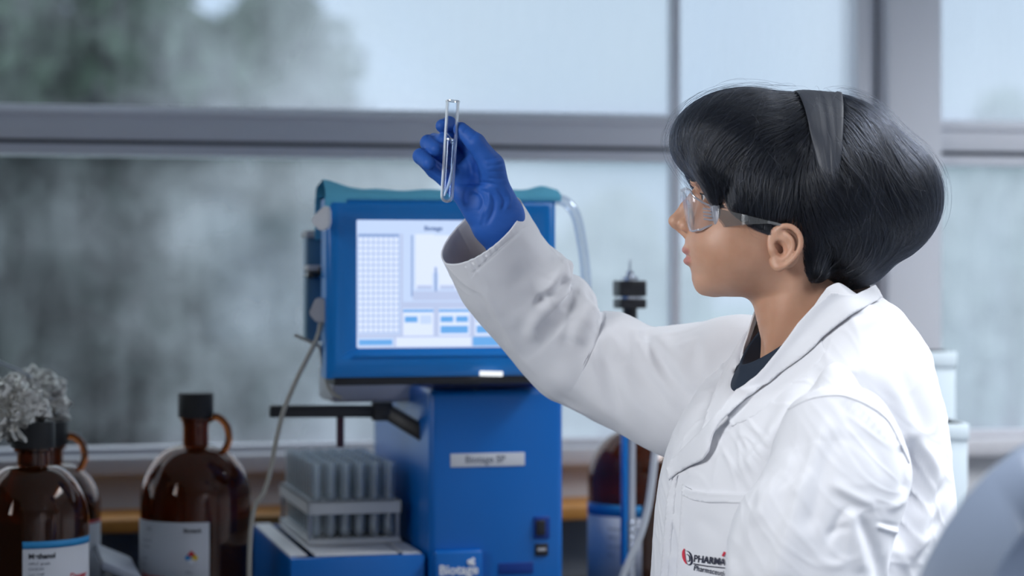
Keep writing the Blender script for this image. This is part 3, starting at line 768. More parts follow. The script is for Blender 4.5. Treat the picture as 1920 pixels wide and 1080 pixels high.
lathe('gas_column', [(0, .08), (.03, .08), (.03, .3), (.018, .3), (.018, .44), (0, .44)], M['black'], ch, 20, (0, .24, 0))
for k in range(5):
    a = 2 * math.pi * k / 5; e = Vector((.27 * math.cos(a), .24 + .27 * math.sin(a), .07))
    tube('foot_spoke', [(0, .24, .12), (e.x * .5, .24 + (e.y - .24) * .5, .10), tuple(e)], .016, M['black'], ch, 10)
    lathe('caster', [(0, -.025), (.022, -.025), (.028, -.01), (.028, .01), (.022, .025), (0, .025)], M['black'], ch, 20, (e.x, e.y, .029), (1, 0, 0))
# ------------------------------------------------------------------ signed distance modelling
# works in a local frame (X right, W away from the camera, U up), 1 unit = 1/1700 m, X = 960 + 1700*x, U = -(row)
K = 1 / 1700.
HEAD_Y = 2.40
def to_world(p, Y=HEAD_Y):
    p = np.asarray(p, float)
    return np.stack([(p[..., 0] - 960) * K, Y + p[..., 1] * K, CAMZ - (-p[..., 2] - HZ) * K], -1)
def smin(a, b, k):
    h = np.clip(.5 + .5 * (b - a) / k, 0, 1); return b + (a - b) * h - k * h * (1 - h)
def smax(a, b, k): return -smin(-a, -b, k)
def ell(p, c, r, rot=None):
    """c = (column, lateral, row)"""
    d = [p[0] - c[0], p[1] - c[1], p[2] + c[2]]
    if rot:   # rotation in the picture plane, degrees clockwise
        a = math.radians(rot); ca, sa = math.cos(a), math.sin(a)
        d = [d[0] * ca - d[2] * sa, d[1], d[0] * sa + d[2] * ca]
    k0 = np.sqrt((d[0] / r[0]) ** 2 + (d[1] / r[1]) ** 2 + (d[2] / r[2]) ** 2)
    k1 = np.sqrt((d[0] / r[0] ** 2) ** 2 + (d[1] / r[1] ** 2) ** 2 + (d[2] / r[2] ** 2) ** 2)
    return k0 * (k0 - 1) / np.maximum(k1, 1e-6)
def cap(p, a, b, ra, rb=None):
    rb = ra if rb is None else rb
    a = np.array([a[0], a[1], -a[2]], float); b = np.array([b[0], b[1], -b[2]], float); ab = b - a
    q_ = [p[i] - a[i] for i in range(3)]
    t = np.clip((q_[0] * ab[0] + q_[1] * ab[1] + q_[2] * ab[2]) / (ab @ ab), 0, 1)
    return np.sqrt(sum((q_[i] - ab[i] * t) ** 2 for i in range(3))) - (ra + (rb - ra) * t)
def comp(x, lat, row):
    """where a point seen at (x, row) lies when it is lat nearer the camera than the middle plane"""
    k = 1 - abs(lat) * K / HEAD_Y
    return 960 + (x - 960) * k, 500 + (row - 500) * k
def grid(x0, x1, w0, w1, r0, r1, h):
    X = np.arange(x0, x1 + h, h, dtype='f4'); W = np.arange(w0, w1 + h, h, dtype='f4'); U = np.arange(-r1, -r0 + h, h, dtype='f4')
    return (X[:, None, None], W[None, :, None], U[None, None, :]), (x0, w0, -r1)
def iso(f, org, h):
    g = openvdb.FloatGrid(3 * h); g.copyFromArray(np.ascontiguousarray(np.clip(f, -3 * h, 3 * h), dtype='f4'))
    p, t_, q_ = g.convertToPolygons(isovalue=0.0, adaptivity=0.0)
    return p * h + np.array(org), np.asarray(q_)
def relax(v, f, n=2, lam=.5):
    e = np.concatenate([f[:, [0, 1]], f[:, [1, 2]], f[:, [2, 3]], f[:, [3, 0]]]); e = np.concatenate([e, e[:, ::-1]])
    cnt = np.bincount(e[:, 0], minlength=len(v))[:, None]
    for _ in range(n):
        s = np.stack([np.bincount(e[:, 0], weights=v[e[:, 1], k], minlength=len(v)) for k in range(3)], 1)
        v = v + lam * (s / np.maximum(cnt, 1) - v)
    return v

def interp(U, pts):
    """smooth interpolation over rows (U negative rows)"""
    r = np.array([q_[0] for q_ in pts], float); x = np.array([q_[1] for q_ in pts], float)
    rr = np.linspace(r[0], r[-1], 400); xx = np.interp(rr, r, x)
    k = np.hanning(15); k /= k.sum(); xx = np.convolve(np.pad(xx, 7, 'edge'), k, 'valid')
    return np.interp(-U, rr, xx).astype('f4')
def head_sdf(p):
    X, W, U = p; aw = np.abs(W)
    # face: sections of a superellipse row by row
    xf = interp(U, [(250, 1330), (290, 1311), (320, 1304), (335, 1302), (352, 1308), (366, 1312), (385, 1308), (410, 1300), (430, 1291), (448, 1285), (462, 1284), (475, 1287), (490, 1290), (502, 1294), (512, 1297), (524, 1297), (535, 1301), (545, 1310), (553, 1326), (560, 1350), (570, 1380)])
    hb = interp(U, [(250, 100), (300, 112), (340, 112), (372, 112), (400, 117), (430, 115), (460, 110), (485, 104), (505, 96), (522, 86), (536, 74), (546, 60), (554, 42), (560, 24), (568, 8)])
    xc = 1450.; A = xc - xf
    # a little sharper in front than an ellipse
    t = np.minimum((X - xc) / A, 0) if True else 0
    g = (np.abs(t) ** 2.15 + (aw / hb) ** 2.2) ** (1 / 2.18)
    face = (g - 1) * np.minimum(A, hb) * .9
    face = np.maximum(face, X - 1500)
    face = smax(face, -(U + 556.5), 8)
    face = smax(face, (U + 255), 10)
    d = ell(p, (1478, 0, 345), (160, 122, 146))
    d = smin(d, face, 22)
    # cheek and jaw body
    d = smin(d, ell(p, (1372, -52, 462), (62, 48, 62)), 30); d = smin(d, ell(p, (1372, 52, 462), (62, 48, 62)), 30)
    d = smin(d, cap(p, (1322, 0, 538), (1338, 0, 540), 14), 12)
    # brow, eye sockets
    for s in (-1, 1):
        d = smax(d, -ell(p, (1300, 50 * s, 371), (24, 29, 20)), 14)
        d = smin(d, cap(p, (1303, 22 * s, 341), (1330, 72 * s, 343), 7, 5), 12)
    # nose
    nose = cap(p, (1311, 0, 352), (1283, 0, 388), 7, 8)
    nose = smin(nose, cap(p, (1283, 0, 388), (1266, 0, 413), 8, 10.5), 6)
    nose = smin(nose, ell(p, (1266.5, 0, 414.5), (13.5, 13, 11.5)), 5)
    nose = smin(nose, cap(p, (1266, 0, 423), (1285, 0, 438), 6, 7), 6)
    nose = smin(nose, cap(p, (1312, 0, 375), (1294, 0, 415), 14, 18), 14)
    for s in (-1, 1):
        nose = smin(nose, ell(p, (1284, 16 * s, 424), (12.5, 9, 11.5), 20), 6)
    d = smin(d, nose, 7)
    for s in (-1, 1):
        d = smax(d, -ell(p, (1273, 8.5 * s, 434.5), (8, 4.2, 5), 25), 3)
        d = smax(d, -cap(p, (1297, 27 * s, 414), (1299, 25 * s, 436), 1.6), 5)         # crease behind the wing
    # lips
    up = ell(p, (1293, 0, 466), (15, 28, 9.0), -18)
    lo = ell(p, (1294, 0, 490), (13, 23, 8.0), 6)
    d = smin(d, up, 5); d = smin(d, lo, 5)
    for s in (-1, 1):
        d = smax(d, -cap(p, (1276, 0, 478.5), (1283, 14 * s, 479), 1.5), 3)
        d = smax(d, -cap(p, (1283, 14 * s, 479), (1301, 30 * s, 484), 1.5, 1.2), 4)
        d = smax(d, -cap(p, (1301, 31 * s, 486), (1310, 38 * s, 500), 1.0), 8)
    # eyelids
    for s in (-1, 1):
        lid = ell(p, (1329, 50 * s, 371), (22.5, 22.5, 21.5))
        lid = smax(lid, -ell(p, (1306, 53 * s, 371.5), (14, 18, 7)), 2)
        d = smin(d, lid, 5)
    # neck
    nk = cap(p, (1478, 0, 490), (1541, 0, 730), 82, 90)
    d = smin(d, nk, 24)
    d = smin(d, cap(p, (1490, -78, 510), (1440, -22, 690), 18, 14), 22); d = smin(d, cap(p, (1490, 78, 510), (1440, 22, 690), 18, 14), 22)
    # ears
    for s in (-1, 1):
        EX = -17
        e = ell(p, (1471 + EX, 122 * s, 464), (29, 8, 41), -18)
        pts = [(1458, 118, 452), (1459, 122, 436), (1468, 128, 427), (1482, 132, 427), (1494, 136, 436), (1500, 138, 450), (1499, 138, 465), (1491, 135, 481), (1478, 131, 494), (1464, 126, 503), (1454, 121, 500), (1449, 117, 488)]
        pts = cat(pts, 26)
        for a, b in zip(pts[:-1], pts[1:]): e = smin(e, cap(p, (a[0] + EX, a[1] * s, a[2]), (b[0] + EX, b[1] * s, b[2]), 4.3), 4)
        e = smin(e, cap(p, (1462 + EX, 124 * s, 500), (1458 + EX, 120 * s, 490), 8), 6)
        e = smax(e, -ell(p, (1465 + EX, 131 * s, 468), (12, 16, 17), -20), 4)
        e = smax(e, -cap(p, (1464 + EX, 133 * s, 443), (1488 + EX, 139 * s, 446), 5, 4), 4)
        an = [(1474, 127, 440), (1485, 131, 452), (1486, 131, 467), (1477, 128, 482), (1466, 125, 489)]
        an = cat(an, 12)
        for a, b in zip(an[:-1], an[1:]): e = smin(e, cap(p, (a[0] + EX, a[1] * s, a[2]), (b[0] + EX, b[1] * s, b[2]), 3.8), 4)
        e = smin(e, ell(p, (1452 + EX, 121 * s, 469), (7, 7, 9)), 5)
        e = smax(e, -ell(p, (1459 + EX, 124 * s, 462), (4, 14, 6)), 3)
        d = smin(d, e, 5)
    return d
# ---- materials of the person
def skin_mat():
    m = bpy.data.materials.new('skin'); m.use_nodes = True; nt = m.node_tree; b = nt.nodes['Principled BSDF']; N = nt.nodes.new
    tc = N('ShaderNodeTexCoord'); n = N('ShaderNodeTexNoise'); n.inputs['Scale'].default_value = 18; n.inputs['Detail'].default_value = 4
    rp = N('ShaderNodeValToRGB'); rp.color_ramp.elements[0].position = .35; rp.color_ramp.elements[0].color = (.49, .26, .165, 1)
    rp.color_ramp.elements[1].position = .68; rp.color_ramp.elements[1].color = (.61, .355, .245, 1)
    nt.links.new(tc.outputs['Object'], n.inputs['Vector']); nt.links.new(n.outputs['Fac'], rp.inputs['Fac'])
    at = N('ShaderNodeAttribute'); at.attribute_name = 'lip'
    mx = N('ShaderNodeMix'); mx.data_type = 'RGBA'; mx.inputs[7].default_value = (.50, .19, .18, 1)
    nt.links.new(at.outputs['Fac'], mx.inputs[0]); nt.links.new(rp.outputs['Color'], mx.inputs[6])
    nt.links.new(mx.outputs[2], b.inputs['Base Color'])
    n2 = N('ShaderNodeTexNoise'); n2.inputs['Scale'].default_value = 900; n2.inputs['Detail'].default_value = 3
    bu = N('ShaderNodeBump'); bu.inputs['Strength'].default_value = .12; bu.inputs['Distance'].default_value = .0004
    nt.links.new(tc.outputs['Object'], n2.inputs['Vector']); nt.links.new(n2.outputs['Fac'], bu.inputs['Height']); nt.links.new(bu.outputs['Normal'], b.inputs['Normal'])
    b.inputs['Roughness'].default_value = .48; b.inputs['Subsurface Weight'].default_value = .25
    b.inputs['Subsurface Radius'].default_value = (1, .35, .2); b.inputs['Subsurface Scale'].default_value = .006
    return m
M['skin'] = skin_mat()
M['hair'] = mat('black_hair_mass', (.006, .007, .010), .55, spec=.3)
def strand_mat():
    m = bpy.data.materials.new('hair_strand'); m.use_nodes = True; nt = m.node_tree; nt.nodes.clear()
    o = nt.nodes.new('ShaderNodeOutputMaterial'); h = nt.nodes.new('ShaderNodeBsdfHairPrincipled'); h.parametrization = 'COLOR'
    h.inputs['Color'].default_value = (.007, .0085, .013, 1); h.inputs['Roughness'].default_value = .27; h.inputs['Radial Roughness'].default_value = .5
    h.inputs['Random Roughness'].default_value = .3
    nt.links.new(h.outputs[0], o.inputs[0]); return m
M['strand'] = strand_mat()
M['band'] = mat('black_satin_band', (.045, .050, .064), .5, spec=.45, bump=(60, .1, .001))
person_at = Vector(((1500 - 960) * K, HEAD_Y, 0))
person = empty('person', (0, 0, 0), 0, 'woman in white lab coat and clear safety glasses holding up a test tube', 'person')
person.location = person_at
def attach(o): o.parent = person; o.matrix_parent_inverse = Matrix.Translation(-person_at); return o

h_ = 2.1
p, org = grid(1240, 1700, -215, 215, 195, 830, h_)
hf = head_sdf(p)
hv, hq = iso(hf, org, h_); del hf
hv = relax(hv, hq, 2, .4)
# the rest of the body (mostly under the coat), coarser, joined into the same mesh
def bcap(a, b, ra, rb): return (np.array(a), np.array(b), ra, rb)
def world_sdf(p, caps, k):
    d = None
    for a, b, ra, rb in caps:
        ab = b - a; q_ = [p[i] - a[i] for i in range(3)]
        t = np.clip((q_[0] * ab[0] + q_[1] * ab[1] + q_[2] * ab[2]) / (ab @ ab), 0, 1)
        e = np.sqrt(sum((q_[i] - ab[i] * t) ** 2 for i in range(3))) - (ra + (rb - ra) * t)
        d = e if d is None else smin(d, e, k)
    return d
def wgrid(lo, hi, h):
    ax = [np.arange(lo[i], hi[i] + h, h, dtype='f4') for i in range(3)]
    return (ax[0][:, None, None], ax[1][None, :, None], ax[2][None, None, :]), lo
TH = R(20); Fv = np.array([-math.cos(TH), -math.sin(TH), 0]); Lv = np.array([math.sin(TH), -math.cos(TH), 0])
hipc = np.array([.300, 2.41, .90])
sR, eR, wR = P(1385, 690, 2.54), P(1068, 650, 2.62), P(930, 415, 2.525)
sL = P(1602, 775, 2.235); eL = P(1520, 1110, 2.20); wL = P(1300, 1190, 2.33)
chest = P(1520, 850, 2.40)
caps_ = [bcap(hipc, chest, .09, .085), bcap(chest + Lv * .04, sL - Lv * .02 + [0, 0, -.05], .06, .036), bcap(chest - Lv * .05, sR + [0, .01, -.02], .06, .038),
         bcap(sR + [0, .01, 0], P(1245, 722, 2.60), .038, .036), bcap(P(1245, 722, 2.60), eR, .036, .030), bcap(eR, wR, .030, .024), bcap(sL + [0, 0, -.04], eL, .036, .034), bcap(eL, wL, .034, .025)]
for s in (-1, 1):
    hp_ = hipc + Lv * .085 * s; kn = np.array([hp_[0] - .01, hp_[1], .49]) ; an_ = np.array([hp_[0] + .01, hp_[1], .09])
    caps_ += [bcap(hp_, kn, .085, .055), bcap(kn, an_, .053, .034)]
wp, wo_ = wgrid((-.06, 2.05, .05), (.56, 2.78, 1.55), .009)
bv_, bq_ = iso(world_sdf(wp, caps_, .03), wo_, .009)
hw = to_world(hv)
allv = np.vstack([hw, bv_]); allq = np.vstack([hq, bq_ + len(hw)])
body = mesh_np('body', allv, allq, M['skin'])
attach(body)
lip = np.zeros(len(allv))
X, W, Rr = hv[:, 0], hv[:, 1], -hv[:, 2]
lipu = np.clip(1.6 - np.sqrt(((X - 1284) / 13) ** 2 + (W / 24) ** 2 + ((Rr - 471) / 6.5) ** 2), 0, 1)
lipl = np.clip(1.6 - np.sqrt(((X - 1286) / 13) ** 2 + (W / 22) ** 2 + ((Rr - 488) / 6.5) ** 2), 0, 1)
lip[:len(hv)] = np.clip(np.maximum(lipu, lipl) * 2, 0, 1) * .75
at = body.data.attributes.new('lip', 'FLOAT', 'POINT'); at.data.foreach_set('value', lip)
# eyes
M['eye'] = mat('eye_white', (.75, .75, .76), .15); M['iris'] = mat('dark_iris', (.03, .015, .01), .1)
for s in (-1, 1):
    c_ = to_world([1330, 50 * s, -371.])
    bm = bmesh.new(); bmesh.ops.create_uvsphere(bm, u_segments=32, v_segments=20, radius=19.5 * K, matrix=Matrix.Rotation(R(90), 4, 'Y'))
    for f_ in bm.faces:
        if f_.calc_center_median().x < -.86 * 19.5 * K: f_.material_index = 1
    o = from_bm('eye', bm, [M['eye'], M['iris']], None, True); o.location = Vector(c_); attach(o)
    lash = [to_world([1308.5 + 2 * abs(k - 3) * .8, (50 + (k - 3) * 5.5) * s, -(364. + abs(k - 3) * 1.0)]) for k in range(7)]
    o = tube('eyelash', lash, .0007, M['hair'], None, 8); attach(o)
    brow = [to_world([1296 + k * 5., (22 + k * 10) * s, -(338. - (3 if k in (2, 3) else 0))]) for k in range(6)]
    o = tube('eyebrow', brow, [.0022, .003, .003, .002], M['hair'], None, 8); attach(o)

# ------------------------------------------------------------------ hair
def hair_sdf(p):
    d = ell(p, (1560, 0, 352), (150, 158, 172))
    d = smin(d, ell(p, (1640, 0, 371), (122, 128, 124)), 20)
    d = smin(d, ell(p, (1590, 0, 448), (90, 118, 93)), 20)
    f_ = ell(p, (1400, 0, 265), (141, 138, 98))
    d = smin(d, ell(p, (1490, 0, 262), (90, 128, 86)), 24)
    d = smin(d, f_, 16)
    for s in (-1, 1):
        side = ell(p, (1436, 92 * s, 350), (88, 50, 90), -14)
        side = smin(side, ell(p, (1350, 70 * s, 300), (60, 52, 66)), 14)
        side = smin(side, ell(p, (1328, 78 * s, 345), (17, 20, 44), -16), 10)        # strands falling past the temple
        side = smax(side, -ell(p, (1350, 128 * s, 378), (13, 30, 38), 6), 6)          # bare temple
        side = smin(side, cap(p, (1510, 96 * s, 430), (1518, 84 * s, 500), 28, 26), 20)
        side = smin(side, cap(p, (1400, 116 * s, 420), (1432, 121 * s, 436), 6, 4), 6)
        d = smin(d, side, 14)
        d = smax(d, -ell(p, (1445, 145 * s, 480), (40, 40, 52), -14), 5)              # round the ear
    return d
h2 = 3.2
p, org = grid(1225, 1790, -190, 190, 140, 580, h2)
gf = hair_sdf(p).astype('f4')
mv, mq = iso(gf + 5.0, org, h2)
hair = mesh_np('hair', to_world(relax(mv, mq, 2, .5)), mq, M['hair']); attach(hair)
GX, GW, GU = org
def sample(g, q_):
    f = (q_ - np.array([GX, GW, GU])) / h2
    i = np.clip(f.astype(int), 0, np.array(g.shape) - 2); f = np.clip(f - i, 0, 1)
    x, y, z = i.T; a, b, c = f.T
    r = 0
    for dx in (0, 1):
        for dy in (0, 1):
            for dz in (0, 1):
                r = r + g[x + dx, y + dy, z + dz] * (a if dx else 1 - a) * (b if dy else 1 - b) * (c if dz else 1 - c)
    return r
grads = np.gradient(gf, h2)
def grad(q_):
    n = np.stack([sample(g, q_) for g in grads], 1); return n / np.maximum(np.linalg.norm(n, axis=1), 1e-6)[:, None]
pv = mv - 0
def strands(n, roots, flow, steps, step, off, jitter, wander):
    q_ = roots.copy(); path = []
    dprev = None; offv = off(n) + 2.6 * noise_vec(roots / 9.) + 1.6 * noise_vec(roots / 4. + 20)
    ph = rng.uniform(0, 6.28, n); fr = rng.uniform(.15, .5, n)
    for s in range(steps):
        nrm = grad(q_); dv = sample(gf, q_)
        t_ = s / (steps - 1)
        q_ = q_ - nrm * ((dv - (offv * (1 - .0 * t_))) * .8)[:, None]
        path.append(q_.copy())
        d = flow(q_, nrm, t_)
        d = d + jitter * (1 if s else 1) * wander
        d = d - nrm * (np.sum(d * nrm, 1) * (1 - .10 * t_))[:, None]
        d /= np.maximum(np.linalg.norm(d, axis=1), 1e-6)[:, None]
        if dprev is not None: d = .55 * d + .45 * dprev; d /= np.linalg.norm(d, axis=1)[:, None]
        side = np.cross(d, nrm)
        dprev = d
        q_ = q_ + (d + side * (np.sin(ph + s * fr * 2) * .10)[:, None]) * step[:, None]
    return np.stack(path, 1)
def flow(q_, nrm, t_):
    x, w_, r_ = q_[:, 0], q_[:, 1], -q_[:, 2]
    sg = np.sign(w_) * np.clip(np.abs(w_) / 40, 0, 1)
    front = 1 / (1 + np.exp((x - 1510) / 14))
    # front: swept forward from the band, dropping over the temple and curling under at the fringe
    fx = -1.0 + np.clip((r_ - 250) / 110, 0, 1) * .9
    fu = -.12 - np.clip((r_ - 200) / 120, 0, 1.5) * .95
    f = np.stack([fx, sg * .55, fu], 1)
    # back: down and backward, tucking in under the nape
    bx = .62 - np.clip((r_ - 380) / 120, 0, 1) * .95 + np.clip((x - 1560) / 200, 0, 1) * .35
    b = np.stack([bx, sg * .45, -.9 + 0 * x], 1)
    return f * front[:, None] + b * (1 - front)[:, None]
def make_strands(name, n, steps, stepr, offr, wander, radius, bias=None, seed=0, keep=None):
    i = rng.integers(0, len(pv), n * 2)
    r0 = pv[i]
    k = keep(r0) if keep else np.ones(len(r0), bool)
    r0 = r0[k][:n]; n = len(r0)
    step = rng.uniform(*stepr, n)
    clump = np.stack([noise_vec(r0 / 26.), noise_vec(r0 / 26. + 40), noise_vec(r0 / 26. + 80)], 1)
    jit = clump + .35 * rng.normal(size=(n, 3))
    path = strands(n, r0, flow, steps, step, (lambda m_: rng.uniform(*offr, m_)) if offr != (0, 1) else (lambda m_: rng.uniform(0, 1, m_) ** 2.5 * 20), jit, wander)
    hd = bpy.data.hair_curves.new(name)
    hd.add_curves([steps] * n)
    hd.position_data.foreach_set('vector', to_world(path.reshape(-1, 3)).astype('f4').ravel())
    ra = hd.attributes.new('radius', 'FLOAT', 'POINT')
    prof = np.interp(np.linspace(0, 1, steps), [0, .15, .7, 1], [.5, 1, .9, .15])
    ra.data.foreach_set('value', (np.tile(prof, n) * radius).astype('f4'))
    hd.materials.append(M['strand'])
    o = bpy.data.objects.new(name, hd); C.objects.link(o)
    return o
def noise_vec(a):
    x, y, z = a.T
    return (np.sin(x * 1.7 + y * 2.3 + z * 1.1) + np.sin(x * 2.9 - y * 1.3 + z * 3.1 + 1) + np.sin(-x * .9 + y * 3.7 - z * 2.3 + 2)) / 3
near = lambda q_: (q_[:, 1] < 60)
hs = make_strands('hair_strands', 24000, 22, (5, 9.5), (-4.0, 2.2), .20, .00022, keep=near); hs.parent = hair; tag(hs, kind='stuff')
hs = make_strands('hair_strands', 6000, 18, (6, 11), (-3.5, 2.5), .20, .00030, keep=lambda q_: q_[:, 1] >= 60); hs.parent = hair; tag(hs, kind='stuff')
tips = None
hs = make_strands('loose_hairs', 1500, 15, (6, 13), (0, 1), .8, .00008, keep=lambda q_: (-q_[:, 2] < 330)); hs.parent = hair; tag(hs, kind='stuff')
# ------------------------------------------------------------------ headband
def band_pts(half_w_top=40):
    NA, NB = 84, 25; out = []
    for i in range(NA):
        ph = math.radians(-116 + 232 * i / (NA - 1)); aph = abs(math.degrees(ph))
        wdt = np.interp(aph, [0, 35, 60, 85, 116], [44, 38, 30, 19, 4])
        xc = np.interp(aph, [0, 30, 60, 90, 116], [1533, 1530, 1530, 1534, 1540]) 
        for j in range(NB):
            e = j / (NB - 1) * 2 - 1
            x = xc + e * wdt
            dr = np.array([0, math.sin(ph), math.cos(ph)])
            c0 = np.array([x, 0., -330.])
            r = np.linspace(60, 200, 141)
            out.append((x, ph, e, c0, dr))
    c0 = np.array([o[3] for o in out]); dr = np.array([o[4] for o in out])
    lo = np.full(len(out), 50.); hi = np.full(len(out), 215.)
    for _ in range(22):
        mid = (lo + hi) / 2; s = sample(gf, c0 + dr * mid[:, None]) < 0
        lo = np.where(s, mid, lo); hi = np.where(s, hi, mid)
    e = np.array([o[2] for o in out]); ph = np.array([o[1] for o in out])
    lift = 6.5 - 2.5 * e ** 4 + .8 * np.sin(e * 11 + ph * 2.2 + 1) * np.exp(-((e - .15) / .4) ** 2) * np.clip(np.abs(ph) * 1.6, .2, 1) + .22 * np.sin(e * 27 + ph * 3)
    lift = lift - 9 * np.clip((np.degrees(np.abs(ph)) - 74) / 26, 0, 1)
    flare = np.where((e > .8), 2.5, 0) * np.exp(-(ph / .35) ** 2)
    return (c0 + dr * (lo + lift + flare)[:, None]), NA, NB
bp, NA, NB = band_pts()
sm = bp.reshape(NA, NB, 3)
for _ in range(3): sm[1:-1] = (sm[:-2] + 2 * sm[1:-1] + sm[2:]) / 4
hb_ = mesh_np('headband', to_world(sm.reshape(-1, 3)), grid_faces(NA, NB, False), M['band']); attach(hb_)
so_ = hb_.modifiers.new('s', 'SOLIDIFY'); so_.thickness = .0018; so_.offset = 0
# ------------------------------------------------------------------ cloth helpers
def project(v):
    return np.stack([CX + FPX * v[:, 0] / v[:, 1], HZ - FPX * (v[:, 2] - CAMZ) / v[:, 1]], 1)
def vnormals(v, f):
    n = np.cross(v[f[:, 2]] - v[f[:, 0]], v[f[:, 3]] - v[f[:, 1]])
    out = np.zeros_like(v)
    for k in range(4): 
        for c_ in range(3): out[:, c_] += np.bincount(f[:, k], weights=n[:, c_], minlength=len(v))
    return out / np.maximum(np.linalg.norm(out, axis=1), 1e-9)[:, None]
def polydist(p, line):
    """distance, signed side and parameter along a polyline, in px"""
    line = np.array(line, float); best = np.full(len(p), 1e9); side = np.zeros(len(p)); par = np.zeros(len(p))
    ln = np.linalg.norm(np.diff(line, axis=0), axis=1); tot = ln.sum(); acc = 0
    for a, b, l_ in zip(line[:-1], line[1:], ln):
        ab = b - a; t = np.clip(((p - a) @ ab) / (ab @ ab), 0, 1); d = p - (a + t[:, None] * ab)
        r = np.linalg.norm(d, axis=1); m = r < best
        best[m] = r[m]; side[m] = np.sign(ab[0] * d[m, 1] - ab[1] * d[m, 0]); par[m] = (acc + t[m] * l_) / tot; acc += l_
    return best, side, par
def folds(v, f, specs, passes=1, gain=1.):
    """press creases into cloth. spec: (polyline seen from the front, height mm, half width px on its right, on its left[, taper])
    the crease is found in the front view and pushed along the cloth's own normal"""
    n = vnormals(v, f); px = project(v)
    toc = np.array([0, 0, CAMZ]) - v; toc /= np.linalg.norm(toc, axis=1)[:, None]
    face = np.clip((np.sum(n * toc, 1) + .05) / .25, 0, 1)
    disp = np.zeros(len(v))
    for sp_ in specs:
        line, amp, w1, w2 = sp_[:4]; tp = sp_[4] if len(sp_) > 4 else .42
        line = cat(line, 24)
        d, s, t = polydist(px, line)
        w_ = np.where(s > 0, w1, w2)
        e = np.exp(-(d / w_) ** 2)
        end = np.clip(np.minimum(t, 1 - t) / tp, 0, 1) if tp > 0 else 1.
        end = end * end * (3 - 2 * end) if tp > 0 else end
        disp += amp * .001 * e * end
    return v + n * (disp * face * gain)[:, None]
def cloth_noise(v, f, amp, sc, seed=0.):
    n = vnormals(v, f)
    a = v * sc + seed
    d = noise_vec(a) * .6 + noise_vec(a * 2.3 + 5) * .3 + noise_vec(a * 4.9 + 9) * .12
    return v + n * (d * amp)[:, None]
def crinkle(v, f, amp, sc, seed=0.):
    n = vnormals(v, f); a = v * sc + seed; w_ = noise_vec(a * .6 + 3) * .9
    d = np.zeros(len(v))
    for k, (sx, sy, sz) in enumerate(((1, .8, .5), (.5, 1.1, .9), (1.2, .3, 1.))):
        q_ = noise_vec(np.stack([a[:, 0] * sx * (1 + .7 * k) + w_, a[:, 1] * sy * (1 + .7 * k) - w_, a[:, 2] * sz * (1 + .7 * k) + w_ * .5], 1))
        m_ = np.clip(noise_vec(a * .5 + 11 * k) + .25, 0, 1)
        d += (np.exp(-(q_ / .16) ** 2)) * m_ * (1, .7, .5)[k]
    return v + n * (d * amp)[:, None]
def cloth_mat():
    m = mat('white_cotton', (.76, .765, .80), .85, spec=.2); nt = m.node_tree; b = nt.nodes['Principled BSDF']; N = nt.nodes.new
    b.inputs['Sheen Weight'].default_value = .15
    tc = N('ShaderNodeTexCoord'); n1 = N('ShaderNodeTexNoise'); n1.noise_type = 'RIDGED_MULTIFRACTAL'; n1.inputs['Scale'].default_value = 11; n1.inputs['Detail'].default_value = 3; n1.inputs['Roughness'].default_value = .45
    n1.inputs['Distortion'].default_value = .6
    b1 = N('ShaderNodeBump'); b1.inputs['Strength'].default_value = .35; b1.inputs['Distance'].default_value = .0035
    n2 = N('ShaderNodeTexNoise'); n2.inputs['Scale'].default_value = 700; b2 = N('ShaderNodeBump'); b2.inputs['Strength'].default_value = .15; b2.inputs['Distance'].default_value = .0004
    nt.links.new(tc.outputs['Object'], n1.inputs['Vector']); nt.links.new(n1.outputs['Fac'], b1.inputs['Height'])
    nt.links.new(tc.outputs['Object'], n2.inputs['Vector']); nt.links.new(n2.outputs['Fac'], b2.inputs['Height'])
    nt.links.new(b1.outputs['Normal'], b2.inputs['Normal']); nt.links.new(b2.outputs['Normal'], b.inputs['Normal'])
    return m
M['cotton'] = cloth_mat()
M['shirt'] = mat('navy_shirt', (.006, .016, .035), .8, bump=(300, .2, .0004))
M['trouser'] = mat('dark_trousers', (.02, .022, .03), .8)
M['shoe'] = mat('black_shoe', (.01, .01, .012), .4)

def loft_rings(keys, nrow, ncol, n_exp=2.25, smooth_k=True):
    """keys: row, centre column, half width px, lateral half width m, tilt, depth"""
    k = cat(keys, nrow); V = []
    a = np.linspace(0, 2 * np.pi, ncol, endpoint=False)
    ca = np.sign(np.cos(a)) * np.abs(np.cos(a)) ** (2 / n_exp); sa = np.sign(np.sin(a)) * np.abs(np.sin(a)) ** (2 / n_exp)
    for row, cc, hw_, la, tilt, dep in k:
        ne = n_exp - .75 * min(1, max(0, (tilt - .3) / .45))
        ca = np.sign(np.cos(a)) * np.abs(np.cos(a)) ** (2 / ne); sa = np.sign(np.sin(a)) * np.abs(np.sin(a)) ** (2 / ne)
        c0 = P(cc, row, dep); s = dep / FPX
        b2 = (hw_ * s) ** 2 - (la * math.sin(TH)) ** 2
        b = math.sqrt(max(b2, .0016)) / math.cos(TH)
        q_ = c0 + ca[:, None] * Lv * la + sa[:, None] * Fv * b
        q_[:, 2] -= tilt * sa * b * math.cos(TH)
        q_[:, 2] += max(0, tilt - .15) / .65 * .070 * ca ** 2 * (.45 + .55 * np.clip(sa * 1.6 + .75, 0, 1))
        V.append(q_)
    return np.array(V)
